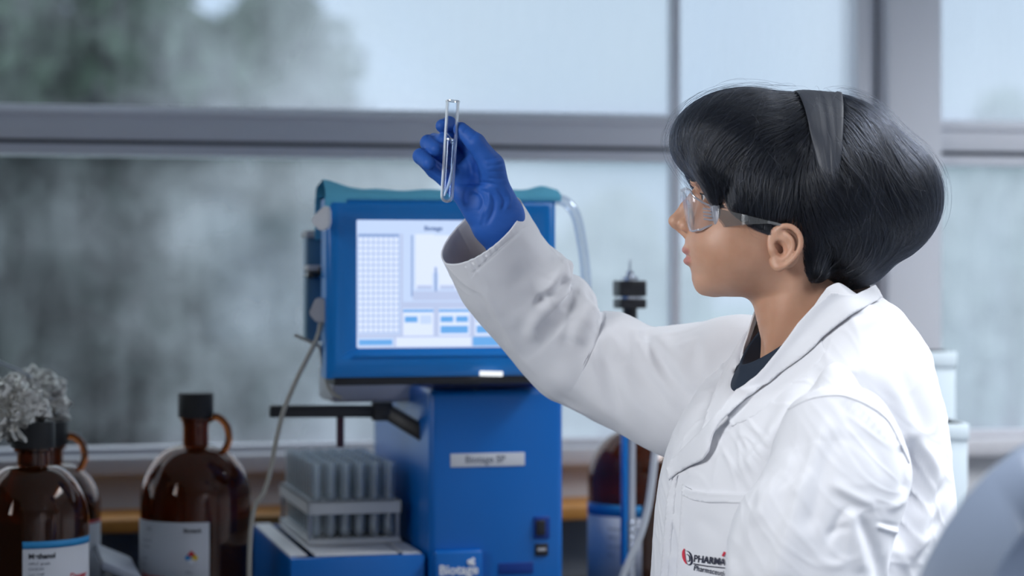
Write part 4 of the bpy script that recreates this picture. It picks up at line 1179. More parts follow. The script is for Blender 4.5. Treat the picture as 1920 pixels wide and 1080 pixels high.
TK = [(2120, 1462, 290, .215, 0, 2.4), (1700, 1470, 285, .21, 0, 2.4), (1400, 1482, 272, .20, 0, 2.4), (1180, 1493, 266, .19, 0, 2.4), (1080, 1497, 264, .185, 0, 2.4), (1000, 1502, 264, .185, 0, 2.4),
      (930, 1506, 262, .185, 0, 2.4), (870, 1508, 252, .183, .0, 2.4), (820, 1513, 240, .18, .02, 2.4), (770, 1518, 225, .175, .08, 2.4), (730, 1522, 208, .168, .17, 2.4), (700, 1525, 192, .155, .28, 2.4),
      (676, 1528, 172, .132, .42, 2.4), (656, 1530, 150, .108, .60, 2.4), (642, 1520, 138, .088, .72, 2.4), (632, 1508, 132, .078, .80, 2.4)]
NR_, NC_ = 330, 420
tv = loft_rings(TK, NR_, NC_)
tf = grid_faces(NR_, NC_, True, flip=False)
tv = tv.reshape(-1, 3)
cen = tv.mean(0); n_ = vnormals(tv, tf)
if np.mean(np.sum(n_ * (tv - cen), 1)) < 0: tf = tf[:, ::-1]
T_F = [  # torso creases
    ([(1560, 676), (1530, 705), (1508, 745), (1480, 800), (1455, 870), (1445, 910)], -5.5, 9, 22, .2),
    ([(1575, 700), (1545, 730), (1520, 780), (1500, 830)], 2.2, 20, 14),
    ([(1500, 700), (1470, 770), (1430, 830), (1400, 880)], 4, 16, 16),
    ([(1470, 740), (1420, 820), (1380, 870)], -3, 14, 14),
    ([(1640, 690), (1670, 760), (1700, 830)], -4, 20, 16),
    ([(1660, 640), (1700, 720), (1735, 800), (1755, 880)], -4, 16, 20),
    ([(1610, 655), (1650, 700), (1690, 770), (1722, 850)], 4, 20, 20),
    ([(1712, 810), (1716, 870), (1712, 930), (1690, 985), (1672, 1040)], -24, 26, 18, .25),
    ([(1722, 818), (1745, 860), (1752, 900), (1742, 950), (1725, 1000), (1700, 1060)], 8, 9, 14, .25),
    ([(1768, 890), (1755, 930), (1735, 975)], -6, 12, 10),
    ([(1772, 985), (1745, 1000), (1715, 1035), (1700, 1080)], 8, 12, 18),
    ([(1700, 1080), (1740, 1010), (1765, 940)], -5, 14, 12),
    ([(1270, 870), (1262, 930), (1256, 1000), (1250, 1080)], 3, 14, 14),
    ([(1300, 960), (1330, 985), (1350, 1010)], -2.5, 10, 10), ([(1285, 1000), (1300, 1040), (1300, 1075)], -2, 12, 12),
    ([(1410, 640), (1380, 700), (1350, 760), (1320, 830)], 3, 14, 16),
    ([(1390, 660), (1340, 740), (1300, 810), (1268, 850)], -4, 12, 12),
    ([(1370, 900), (1400, 870), (1440, 820)], 4, 16, 14),
    ([(1640, 570), (1665, 600), (1678, 640)], -3, 8, 10), ([(1600, 625), (1640, 600), (1675, 612)], 2.5, 10, 12),
]
tv = cloth_noise(tv, tf, .0008, 14, 3.)
tv = crinkle(tv, tf, .0022, 17., 2.)
tv = folds(tv, tf, T_F, gain=.85)
# hem end and top stay open; the cloth has its own thickness
coat = mesh_np('lab_coat', tv, tf, M['cotton']); attach(coat)
so_ = coat.modifiers.new('s', 'SOLIDIFY'); so_.thickness = .0022; so_.offset = -1

def loft_tube(keys, nrow, ncol, flat=None):
    """keys: point (3), radius, second radius"""
    k = cat(np.array(keys), nrow); c = k[:, :3]; t, N, B = frames(c)
    a = np.linspace(0, 2 * np.pi, ncol, endpoint=False)
    v = c[:, None] + (k[:, 3] )[:, None, None] * np.cos(a)[None, :, None] * N[:, None] + (k[:, 4])[:, None, None] * np.sin(a)[None, :, None] * B[:, None]
    return v
def kp(px, py, Y, r, r2=None): return (*P(px, py, Y), r, r2 or r)
# raised sleeve --------------------------------------------------------------------
def pair_tube(pairs, nrow, ncol):
    """rings spanned between two contour points of the sleeve (front view), with a depth radius: (x0,y0,x1,y1,depth,radius)"""
    k = cat(np.array(pairs, float), nrow); a = np.linspace(0, 2 * np.pi, ncol, endpoint=False); V = []
    for x0, y0, x1, y1, Y, rd in k:
        p0, p1 = P(x0, y0, Y), P(x1, y1, Y); c = (p0 + p1) / 2; n = (p0 - p1) / 2
        V.append((c, n, rd))
    c = np.array([v[0] for v in V]); n = np.array([v[1] for v in V]); rd = np.array([v[2] for v in V])
    t = np.gradient(c, axis=0); t /= np.linalg.norm(t, axis=1)[:, None]
    nn = n / np.linalg.norm(n, axis=1)[:, None]
    b = np.cross(nn, t); b /= np.linalg.norm(b, axis=1)[:, None]; b *= np.where(b[:, 1] > 0, -1, 1)[:, None]
    return c[:, None] + np.cos(a)[None, :, None] * n[:, None] + np.sin(a)[None, :, None] * (b * rd[:, None])[:, None]
SP = [(1500, 640, 1480, 700, 2.50, .02), (1470, 612, 1450, 790, 2.51, .055), (1400, 590, 1345, 850, 2.545, .075), (1316, 605, 1270, 864, 2.575, .075), (1253, 613, 1203, 835, 2.595, .072), (1222, 613, 1160, 812, 2.605, .070),
      (1186, 596, 1118, 790, 2.613, .068), (1160, 588, 1085, 774, 2.617, .067), (1138, 585, 1050, 757, 2.618, .066), (1119, 586, 1015, 737, 2.615, .064), (1111, 550, 985, 706, 2.61, .062), (1086, 522, 960, 677, 2.603, .060), (1060, 521, 938, 650, 2.595, .056),
      (1063, 505, 920, 629, 2.59, .058), (1059, 484, 903, 610, 2.583, .058), (1043, 471, 888, 592, 2.577, .057), (1022, 452, 868, 566, 2.567, .056), (1000, 414, 849, 528, 2.553, .056), (976, 374, 830, 489, 2.540, .056)]
sv = pair_tube(SP, 380, 280); RS, CS_ = sv.shape[:2]; svg = sv.copy()
sf = grid_faces(RS, CS_); sv = sv.reshape(-1, 3)
n_ = vnormals(sv, sf); cc_ = np.repeat(sv.reshape(RS, CS_, 3).mean(1), CS_, 0)
if np.mean(np.sum(n_ * (sv - cc_), 1)) < 0: sf = sf[:, ::-1]
S_F = [
    ([(1062, 485), (1040, 530), (1015, 555)], 9, 22, 26, .1), ([(1062, 520), (1045, 545), (1020, 560), (1002, 556)], -11, 9, 14, .2),
    ([(1110, 545), (1075, 545), (1040, 560), (1005, 600), (990, 650)], 6, 12, 20, .15),
    ([(1115, 570), (1090, 600), (1068, 640)], 8, 18, 24, .1), ([(1072, 590), (1064, 630), (1062, 655)], -4, 9, 12),
    ([(1090, 590), (1066, 600), (1072, 560)], -3, 8, 8),
    ([(1124, 610), (1128, 650), (1142, 700), (1157, 750), (1190, 805)], -3, 18, 16, .4),
    ([(1105, 620), (1110, 680), (1135, 750), (1170, 800)], 5, 18, 18, .3),
    ([(1145, 605), (1155, 640), (1165, 690), (1190, 760), (1225, 800)], 5, 16, 18, .3),
    ([(1160, 675), (1190, 690), (1240, 740), (1290, 790)], -4, 10, 12), ([(1150, 660), (1162, 680), (1180, 672)], -3, 6, 6),
    ([(1205, 612), (1225, 660), (1265, 715), (1300, 755)], -7, 10, 8, .15), ([(1180, 600), (1210, 660), (1250, 725), (1290, 775)], 5, 14, 14, .2),
    ([(1232, 618), (1260, 670), (1310, 740)], 5, 16, 12, .15),
    ([(1228, 640), (1250, 672), (1280, 690)], -2.5, 7, 7),
    ([(1310, 615), (1300, 670), (1305, 720)], -3.5, 8, 10), ([(1325, 610), (1322, 660), (1330, 720)], 3, 10, 10),
    ([(885, 525), (912, 560), (935, 600), (958, 640), (985, 680), (1020, 715)], 2.6, 5, 7, .25), ([(878, 530), (905, 570), (930, 612), (960, 660)], -2.4, 6, 6, .3),
    ([(1010, 700), (1060, 750), (1110, 775)], -3, 8, 8), ([(960, 600), (985, 630), (1010, 650)], -2, 12, 12),
    ([(1030, 690), (1090, 730), (1150, 780), (1220, 820)], 3.5, 14, 18),
    ([(1010, 470), (985, 510), (950, 540)], -2, 16, 16), ([(960, 420), (985, 450), (1020, 470)], 2, 14, 14),
]
# little puckers of the stitched cuff
for k in range(11):
    t = k / 10; x, y = 872 + 98 * t, 500 - 112 * t
    S_F.append(([(x - 6, y - 8), (x + 6, y + 8), (x + 15, y + 22)], -1.0 if k % 2 else -.6, 3.4, 3.4, .4))
    S_F.append(([(x + 4, y - 10), (x + 14, y + 6), (x + 22, y + 18)], .8, 3.6, 3.6, .4))
S_F.append(([(878, 520), (930, 474), (1000, 410)], -.9, 2.5, 2.5, .02))
sv = cloth_noise(sv, sf, .0008, 16., 8.)
sv = crinkle(sv, sf, .0022, 20., 5.)
sv = folds(sv, sf, S_F, gain=.8)
s0_ = sv.copy(); sv = relax(sv, sf, 14, .5); sv[:3 * CS_] = s0_[:3 * CS_]; sv[-30 * CS_:] = s0_[-30 * CS_:]
sleeve = mesh_np('sleeve', sv, sf, M['cotton']); sleeve.parent = coat; sleeve['label'] = 'raised white sleeve with a stitched cuff'
so_ = sleeve.modifiers.new('s', 'SOLIDIFY'); so_.thickness = .0022; so_.offset = -1
# folded hem stitched inside the cuff opening
hc_ = svg.mean(1, keepdims=True); hem = hc_ + (svg - hc_) * .968; hem = hem[-22:-1:3]; nh = len(hem); hem = hem.reshape(-1, 3)
he = mesh_np('cuff_hem', hem, grid_faces(nh, CS_), M['cotton']); he.parent = coat
so_ = he.modifiers.new('s', 'SOLIDIFY'); so_.thickness = .0015
# near sleeve ---------------------------------------------------------------------
LP = [(1548, 738, 1585, 734, 2.25, .02), (1515, 742, 1612, 742, 2.245, .046), (1480, 766, 1647, 764, 2.24, .058), (1455, 815, 1680, 800, 2.228, .064), (1441, 862, 1702, 850, 2.22, .066), (1424, 897, 1709, 900, 2.213, .067),
      (1392, 937, 1698, 945, 2.208, .068), (1374, 978, 1684, 987, 2.205, .068), (1366, 1030, 1670, 1037, 2.203, .068), (1360, 1085, 1660, 1090, 2.203, .068), (1350, 1140, 1640, 1170, 2.21, .066), (1335, 1165, 1570, 1250, 2.23, .062), (1315, 1170, 1450, 1285, 2.27, .056), (1290, 1172, 1330, 1290, 2.32, .055)]
lv = pair_tube(LP, 340, 300); RL, CL = lv.shape[:2]; lf = grid_faces(RL, CL); lv = lv.reshape(-1, 3)
n_ = vnormals(lv, lf); cc_ = np.repeat(lv.reshape(RL, CL, 3).mean(1), CL, 0)
if np.mean(np.sum(n_ * (lv - cc_), 1)) < 0: lf = lf[:, ::-1]
L_F = [
    ([(1560, 765), (1535, 840), (1505, 920), (1480, 1000), (1455, 1080), (1440, 1140)], 8, 17, 36, .2),
    ([(1580, 800), (1550, 860), (1530, 930), (1510, 1010)], -5, 20, 16, .2),
    ([(1548, 900), (1580, 920), (1620, 940), (1650, 955)], 2.6, 7, 11, .3), ([(1550, 918), (1590, 943), (1640, 968)], -1.6, 9, 9),
    ([(1642, 985), (1660, 992), (1690, 1000)], 3, 4, 6, .15), ([(1640, 978), (1660, 983), (1690, 990)], -2.5, 5, 5),
    ([(1605, 960), (1630, 1010), (1650, 1070), (1655, 1120)], -5, 12, 12, .2), ([(1590, 950), (1605, 1010), (1620, 1080)], 4, 16, 12, .2),
    ([(1600, 940), (1575, 970), (1560, 1000), (1545, 1040)], -3, 8, 8), ([(1615, 800), (1650, 860), (1660, 920)], -2.5, 16, 16),
    ([(1540, 1010), (1580, 990), (1600, 1000)], -2, 8, 8), ([(1530, 1040), (1560, 1060), (1600, 1050)], 2, 10, 10),
    ([(1430, 920), (1400, 960), (1385, 1010), (1380, 1080)], -3, 12, 16, .2), ([(1500, 850), (1440, 925), (1410, 990)], 4, 16, 16, .2),
    ([(1570, 745), (1590, 780), (1585, 820)], -2.5, 10, 10), ([(1690, 830), (1700, 880), (1695, 930)], -4, 12, 10, .2),
    ([(1660, 960), (1690, 940), (1700, 925)], 3, 8, 8), ([(1455, 935), (1500, 915), (1540, 905)], 1.6, 12, 16),
]
for k in range(9):     # puckers below the shoulder seam
    t = k / 8; x, y = 1585 + 95 * t, 748 + 70 * t ** 1.3
    L_F.append(([(x, y - 6), (x - 5, y + 8), (x - 10, y + 20)], .8, 4, 4, .4)); L_F.append(([(x + 5, y - 4), (x, y + 10), (x - 5, y + 20)], -.9, 4, 4, .4))
lv = cloth_noise(lv, lf, .0008, 16., 1.)
lv = crinkle(lv, lf, .0020, 18., 9.)
lv = folds(lv, lf, L_F, gain=.85)
s0_ = lv.copy(); lv = relax(lv, lf, 2, .5); lv[:3 * CL] = s0_[:3 * CL]; lv[-3 * CL:] = s0_[-3 * CL:]
sl2 = mesh_np('sleeve', lv, lf, M['cotton']); sl2.parent = coat; sl2['label'] = 'lowered white sleeve nearest to the viewer'
so_ = sl2.modifiers.new('s', 'SOLIDIFY'); so_.thickness = .0022; so_.offset = -1

# ---- pieces sewn onto the coat: cut as patterns, laid on the cloth, lifted by their own height -------
def bvh_of(vs, fs): return BVHTree.FromPolygons([tuple(x) for x in vs], [tuple(int(q_) for q_ in x) for x in fs])
tn_ = np.cross(tv[tf[:, 2]] - tv[tf[:, 0]], tv[tf[:, 3]] - tv[tf[:, 1]]); fr_ = np.sum(tn_ * (np.array([0, 0, CAMZ]) - tv[tf[:, 0]]), 1) > 0
BT = bvh_of(tv, tf[fr_])
CO = Vector((0, 0, CAMZ))
def ray(px, py, bvh=None):
    d = Vector(P(px, py, 1.)) - CO; d.normalize()
    h = (bvh or BT).ray_cast(CO, d, 6)
    if h[0] is None: 
        # outside the silhouette: the nearest point at that depth
        q_ = CO + d * 2.36; h = (bvh or BT).find_nearest(q_)
        return q_ * .0 + Vector(P(px, py, h[0].y)), h[1]
    return h[0], h[1]
def pattern(name, poly, m, parent, lift, thick=.0016, step=5., bvh=None, dens=8, smooth_it=3):
    """poly: outline; lift(px,py)->metres off the cloth"""
    pl = np.array(poly, float); out = []
    for a, b in zip(pl, np.roll(pl, -1, 0)):
        k = max(1, int(np.linalg.norm(b - a) / step))
        out += [a + (b - a) * i / k for i in range(k)]
    out = np.array(out); n = len(out)
    xs = np.arange(pl[:, 0].min(), pl[:, 0].max(), step); ys_ = np.arange(pl[:, 1].min(), pl[:, 1].max(), step * .87)
    gx, gy = np.meshgrid(xs, ys_); gx = gx + (np.arange(len(ys_)) % 2)[:, None] * step / 2; g = np.stack([gx.ravel(), gy.ravel()], 1)
    ins = np.zeros(len(g), bool); j = n - 1
    for i in range(n):
        yi, yj, xi, xj = out[i, 1], out[j, 1], out[i, 0], out[j, 0]
        c_ = ((yi > g[:, 1]) != (yj > g[:, 1])) & (g[:, 0] < (xj - xi) * (g[:, 1] - yi) / (yj - yi + 1e-12) + xi); ins ^= c_; j = i
    g = g[ins]; dmin = np.array([np.min(np.linalg.norm(out - q_, axis=1)) for q_ in g]) if len(g) else np.array([])
    g = g[dmin > step * .5] if len(g) else g
    pts = [Vector(q_) for q_ in out] + [Vector(q_) for q_ in g]
    r = delaunay_2d_cdt(pts, [(i, (i + 1) % n) for i in range(n)], [], 1, 1e-4)
    vs2 = [np.array(q_) for q_ in r[0]]; fs = [list(q_) for q_ in r[2]]
    hit = [ray(q_[0], q_[1], bvh) for q_ in vs2]
    pos = np.array([h[0] for h in hit]); nrm = np.array([h[1] for h in hit])
    adj = [set() for _ in pos]
    for f_ in fs:
        for a_, b_ in zip(f_, f_[1:] + f_[:1]): adj[a_].add(b_); adj[b_].add(a_)
    for _ in range(smooth_it):
        nrm = np.array([nrm[i] + sum(nrm[j_] for j_ in adj[i]) for i in range(len(pos))]); nrm /= np.linalg.norm(nrm, axis=1)[:, None]
        dep = np.linalg.norm(pos - np.array(CO), axis=1); dirs = (pos - np.array(CO)) / dep[:, None]
        dep = np.array([(dep[i] * 2 + sum(dep[j_] for j_ in adj[i])) / (2 + len(adj[i])) for i in range(len(pos))])
        pos = np.array(CO) + dirs * dep[:, None]
    toc = np.array(CO) - pos; toc /= np.linalg.norm(toc, axis=1)[:, None]
    lf_ = np.array([lift(q_[0], q_[1]) for q_ in vs2])
    dirn = .35 * nrm + .65 * toc; dirn /= np.linalg.norm(dirn, axis=1)[:, None]
    pos = pos + dirn * lf_[:, None]
    o = mesh_np(name, pos, fs, m); o.parent = parent
    # faces towards the camera
    me = o.data
    if np.mean([me.polygons[i].normal.dot(CO - me.polygons[i].center) for i in range(0, len(me.polygons), 5)]) < 0: me.flip_normals()
    s_ = o.modifiers.new('s', 'SOLIDIFY'); s_.thickness = thick; s_.offset = -1
    return o, pos, fs
def dl(px, py, line): return polydist(np.array([[px, py]], float), line)
# collar leaf, round the back of the neck down to the notch
fold_line = [(1560, 548), (1528, 580), (1500, 612), (1480, 640), (1462, 664), (1437, 692), (1405, 728), (1372, 770), (1335, 812), (1295, 848), (1262, 880)]
edge_line = [(1652, 562), (1622, 578), (1598, 592), (1575, 610), (1545, 634), (1532, 650), (1500, 672), (1476, 692)]
leaf = [(1560, 553), (1602, 557), (1638, 539), (1646, 549), (1653, 562), (1622, 578), (1598, 592), (1575, 610), (1545, 634), (1530, 652), (1505, 674), (1476, 694), (1468, 700), (1448, 720), (1437, 726),
        (1420, 742), (1390, 768), (1360, 797), (1344, 822), (1336, 850), (1322, 866), (1296, 876), (1272, 888), (1258, 902), (1252, 880), (1262, 862), (1295, 834), (1335, 800), (1360, 772), (1378, 750), (1405, 722), (1437, 690), (1462, 660), (1480, 636), (1500, 608), (1528, 578)]
def leaf_lift(x, y):
    d, _, t = dl(x, y, fold_line); e, _, _ = dl(x, y, edge_line)
    r = .0085 + .008 * math.exp(-(d[0] / 18) ** 2)
    if x < 1470: r += .006 * (1 - math.exp(-(max(0, 1470 - x) / 40))) * (0.4 + min(1, d[0] / 30.))
    if x < 1345: r *= max(.35, 1 - (1345 - x) / 110)
    return r
lo_, lp, lfs = pattern('collar', leaf, M['cotton'], coat, leaf_lift, .002, 4.5, smooth_it=10); lo_['label'] = 'turned down white collar running into the lapel'
facing = [(1530, 600), (1500, 614), (1480, 642), (1438, 695), (1406, 729), (1379, 753), (1364, 776), (1372, 800), (1400, 790), (1430, 772), (1460, 748), (1490, 722), (1525, 695), (1550, 665)]
pattern('facing', facing, M['cotton'], coat, lambda x, y: .0012 + .003 * math.exp(-(dl(x, y, fold_line)[0][0] / 28) ** 2), .0012, 5, smooth_it=4)
# far front edge beyond the neck
far = [(1425, 612), (1436, 660), (1431, 668), (1400, 676), (1384, 688), (1380, 700), (1380, 745), (1362, 772), (1340, 798), (1318, 812), (1330, 770), (1345, 730), (1362, 690), (1385, 650), (1405, 622)]
bc_ = bvh_of(np.vstack([tv, sv]), np.vstack([tf[fr_], sf + len(tv)]))
fo, _, _ = pattern('lapel', far, M['cotton'], coat, lambda x, y: .007, .002, 5, bvh=bc_, smooth_it=5)
# pocket
pocket = [(1281, 910), (1300, 920), (1330, 926), (1400, 926), (1430, 921), (1440, 1000), (1440, 1100), (1300, 1130), (1268, 1120), (1270, 1060), (1276, 980)]
po, _, _ = pattern('chest_pocket', pocket, M['cotton'], coat, lambda x, y: .0028 + .002 * math.exp(-((y - 918) / 8) ** 2), .0016, 5, smooth_it=4)
band_ = [(1281, 909), (1300, 919), (1330, 925), (1400, 925), (1430, 920), (1431, 938), (1400, 943), (1330, 943), (1300, 938), (1281, 929)]
pb_, _, _ = pattern('pocket_hem', band_, M['cotton'], po, lambda x, y: .0046 + .0012 * math.exp(-((y - 920) / 6) ** 2), .001, 4, smooth_it=4)
# front edge placket
plk = [(1262, 902), (1272, 890), (1268, 930), (1262, 1000), (1255, 1080), (1250, 1180), (1236, 1180), (1240, 1080), (1246, 1000), (1252, 930)]
pattern('front_edge', plk, M['cotton'], coat, lambda x, y: .003, .002, 5, smooth_it=4)
# shoulder seam ridge and centre stitches
def seam(name, pts, bvh, rad, lift, parent):
    w_ = []
    for a, b in cat(pts, 40): 
        h, n = ray(a, b, bvh); w_.append(h + n * lift)
    o = tube(name, w_, rad, M['cotton'], None, 6, 60); o.parent = parent; return o
BL = bvh_of(lv, lf); BS = bvh_of(sv, sf)
seam('shoulder_seam', [(1478, 768), (1510, 751), (1543, 743), (1584, 743), (1632, 763), (1665, 790), (1690, 838), (1704, 868)], BL, .0011, .0004, sl2)
# logo on the pocket
dk = mat('navy_embroidery', (.012, .013, .035), .7); rd = mat('red_embroidery', (.55, .01, .04), .7)
def on_pocket(me, ox, oy, s, ang, lift=.0052, sq=1.):
    ca, sa = math.cos(R(ang)), math.sin(R(ang))
    for v in me.vertices:
        x, y = v.co.x * s * sq, v.co.y * s
        px, py = ox + x * ca + y * sa, oy + x * sa - y * ca
        h, n = ray(px, py)
        v.co = h + (CO - h).normalized() * (lift + .0006)
def cloth_text(body, ox, oy, s, ang, m, bold=.0, sq=1.):
    d = bpy.data.curves.new('t', 'FONT'); d.body = body; d.size = 1.; d.offset = bold; d.resolution_u = 3
    t = bpy.data.objects.new('t', d); C.objects.link(t); dg = bpy.context.evaluated_depsgraph_get(); dg.update()
    me = bpy.data.meshes.new_from_object(t.evaluated_get(dg)); bpy.data.objects.remove(t)
    on_pocket(me, ox, oy, s, ang, sq=sq); me.name = 'lettering'; return link('lettering', me, m, po, False)
cloth_text('PHARMA', 1299.5, 1053, 18.5, 7, dk, .022, .82)
cloth_text('Pharmaceuticals', 1299.5, 1069, 14.5, 11, dk, .012, .80)
def cloth_poly(name, pts, m, lift=.0054):
    bm = bmesh.new(); vs = []
    for a, b in pts:
        h, n = ray(a, b); vs.append(bm.verts.new(h + (CO - h).normalized() * (lift + .0004)))
    for i in range(0, len(vs) - 2, 2): bm.faces.new((vs[i], vs[i + 1], vs[i + 3], vs[i + 2]))
    return from_bm(name, bm, m, po)
def arc(cx0, cy0, rx, ry, a0, a1, w_, n=16, slant=.18):
    o = []
    for i in range(n + 1):
        a = R(a0 + (a1 - a0) * i / n); k = w_ * (math.sin(math.pi * i / n) * .7 + .3) / 2
        for r_ in (-k, k):
            y = math.sin(a) * (ry + r_); o.append((cx0 + math.cos(a) * (rx + r_) + slant * y, cy0 + y))
    return o
cloth_poly('emblem_ring', arc(1289.5, 1046, 7.2, 13.0, -95, 120, 3.4), dk); cloth_poly('emblem_ring', arc(1289.5, 1046, 3.4, 6.5, -120, 130, 2.2), dk)
cloth_poly('emblem_swoosh', arc(1289.5, 1044, 7.8, 16.5, 125, 245, 5.5), rd)
cloth_poly('emblem_line', [(1300, 1056), (1300, 1058.2), (1325, 1060.5), (1325, 1062.6), (1360, 1064), (1360, 1066)], dk)
cloth_poly('emblem_swoosh', [(1353, 1042), (1356, 1044), (1357, 1034), (1362, 1036)], rd)
# shirt ----------------------------------------------------------------------------
SHK = [(1000, 1500, 215, .150, 0, 2.4), (850, 1505, 205, .150, .05, 2.4), (760, 1515, 180, .14, .2, 2.4), (715, 1505, 150, .105, .30, 2.4), (690, 1488, 122, .080, .32, 2.4), (670, 1482, 103, .060, .34, 2.4), (654, 1480, 97, .052, .36, 2.4), (655, 1481, 93, .050, .36, 2.4), (672, 1494, 82, .046, .36, 2.4)]
shv = loft_rings(SHK, 60, 120, 1.55); shf = grid_faces(60, 120)
sh = mesh_np('shirt', shv.reshape(-1, 3), shf, M['shirt']); attach(sh); s_ = sh.modifiers.new('s', 'SOLIDIFY'); s_.thickness = .002
# trousers and shoes below the coat
tp_, to_ = wgrid((.08, 2.2, .06), (.55, 2.65, 1.0), .010)
cp_ = []
for s in (-1, 1):
    hp_ = hipc + Lv * .085 * s; kn = np.array([hp_[0] - .01, hp_[1], .49]); an_ = np.array([hp_[0] + .01, hp_[1], .10])
    cp_ += [bcap(hp_, kn, .10, .072), bcap(kn, an_, .072, .058)]
cp_.append(bcap(hipc + Lv * .05, hipc - Lv * .05, .115, .115))
a_, b_ = iso(world_sdf(tp_, cp_, .02), to_, .010); o = mesh_np('trousers', relax(a_, b_), b_, M['trouser']); attach(o)
for s in (-1, 1):
    hp_ = hipc + Lv * .085 * s; a0 = np.array([hp_[0] + .01, hp_[1], .055])
    wp, wo_ = wgrid(tuple(a0 - [.27, .16, .055]), tuple(a0 + [.1, .1, .10]), .005)
    d = world_sdf(wp, [bcap(a0 + [.02, 0, -.015], a0 + Fv * .10 + [0, 0, -.018], .036, .038), bcap(a0 + Fv * .10 + [0, 0, -.018], a0 + Fv * .17 + [0, 0, -.024], .038, .028), bcap(a0, a0 + [0, 0, .05], .040, .042)], .02)
    d = smax(d, (.003 - wp[2]), .004)
    a_, b_ = iso(d, wo_, .005); o = mesh_np('shoe', relax(a_, b_, 1), b_, M['shoe']); attach(o)
# ------------------------------------------------------------------ gloved hands
def nitrile():
    m = mat('blue_nitrile', (.024, .115, .46), .55, spec=.3); nt = m.node_tree; b = nt.nodes['Principled BSDF']; N = nt.nodes.new
    tc = N('ShaderNodeTexCoord'); mp_ = N('ShaderNodeMapping'); mp_.inputs['Rotation'].default_value = (.3, .6, .2); mp_.inputs['Scale'].default_value = (1, 1, 3)
    n1 = N('ShaderNodeTexNoise'); n1.inputs['Scale'].default_value = 38; n1.inputs['Detail'].default_value = 4; n1.inputs['Distortion'].default_value = .3
    b1 = N('ShaderNodeBump'); b1.inputs['Strength'].default_value = .35; b1.inputs['Distance'].default_value = .002
    nt.links.new(tc.outputs['Object'], mp_.inputs[0]); nt.links.new(mp_.outputs[0], n1.inputs['Vector']); nt.links.new(n1.outputs['Fac'], b1.inputs['Height']); nt.links.new(b1.outputs['Normal'], b.inputs['Normal'])
    return m
M['glove'] = nitrile()
G = P
def chain(pts, radii): return [bcap(pts[i], pts[i + 1], radii[i], radii[i + 1]) for i in range(len(pts) - 1)]
h3 = .0011
gp, go = wgrid((P(768, 400, 2.5)[0] - .01, 2.43, P(900, 470, 2.5)[2] - .01), (P(990, 300, 2.5)[0] + .012, 2.60, P(830, 205, 2.5)[2]), h3)
idx = chain([G(897, 300, 2.535), G(868, 262, 2.548), G(842, 232, 2.540), G(829, 236, 2.520)], [.0105, .0095, .0084, .0078])
mid = chain([G(880, 318, 2.540), G(846, 288, 2.556), G(815, 264, 2.548), G(832, 263, 2.518)], [.0108, .0098, .0086, .0080])
rng_ = chain([G(864, 334, 2.535), G(832, 302, 2.545), G(803, 268, 2.530), G(818, 280, 2.508)], [.0108, .0100, .0092, .0086])
pnk = chain([G(852, 350, 2.525), G(815, 318, 2.525), G(789, 293, 2.512), G(804, 306, 2.494)], [.0102, .0098, .0090, .0080])
thb = chain([G(935, 372, 2.510), G(922, 310, 2.495), G(892, 268, 2.490), G(864, 243, 2.497)], [.0165, .0140, .0108, .0088])
palm = [bcap(G(915, 365, 2.528), G(897, 300, 2.532), .019, .0125), bcap(G(905, 375, 2.528), G(880, 318, 2.535), .018, .0125), bcap(G(898, 382, 2.525), G(864, 334, 2.532), .0165, .0125), bcap(G(893, 388, 2.520), G(855, 348, 2.525), .0150, .0120)]
wrist = [bcap(G(912, 378, 2.525), G(930, 412, 2.525), .024, .026), bcap(G(930, 412, 2.525), G(950, 445, 2.53), .026, .028), bcap(G(918, 390, 2.52), G(918, 425, 2.52), .020, .017), bcap(G(935, 372, 2.515), G(952, 400, 2.52), .016, .018)]
d = world_sdf(gp, palm, .012); d = smin(d, world_sdf(gp, wrist, .012), .012)
web = [bcap(G(925, 318, 2.505), G(893, 305, 2.530), .010, .009)]
d = smin(d, world_sdf(gp, thb, .004), .010); d = smin(d, world_sdf(gp, web, .01), .010)
for fg in (idx, mid, rng_, pnk): d = smin(d, world_sdf(gp, fg, .003), .0035)
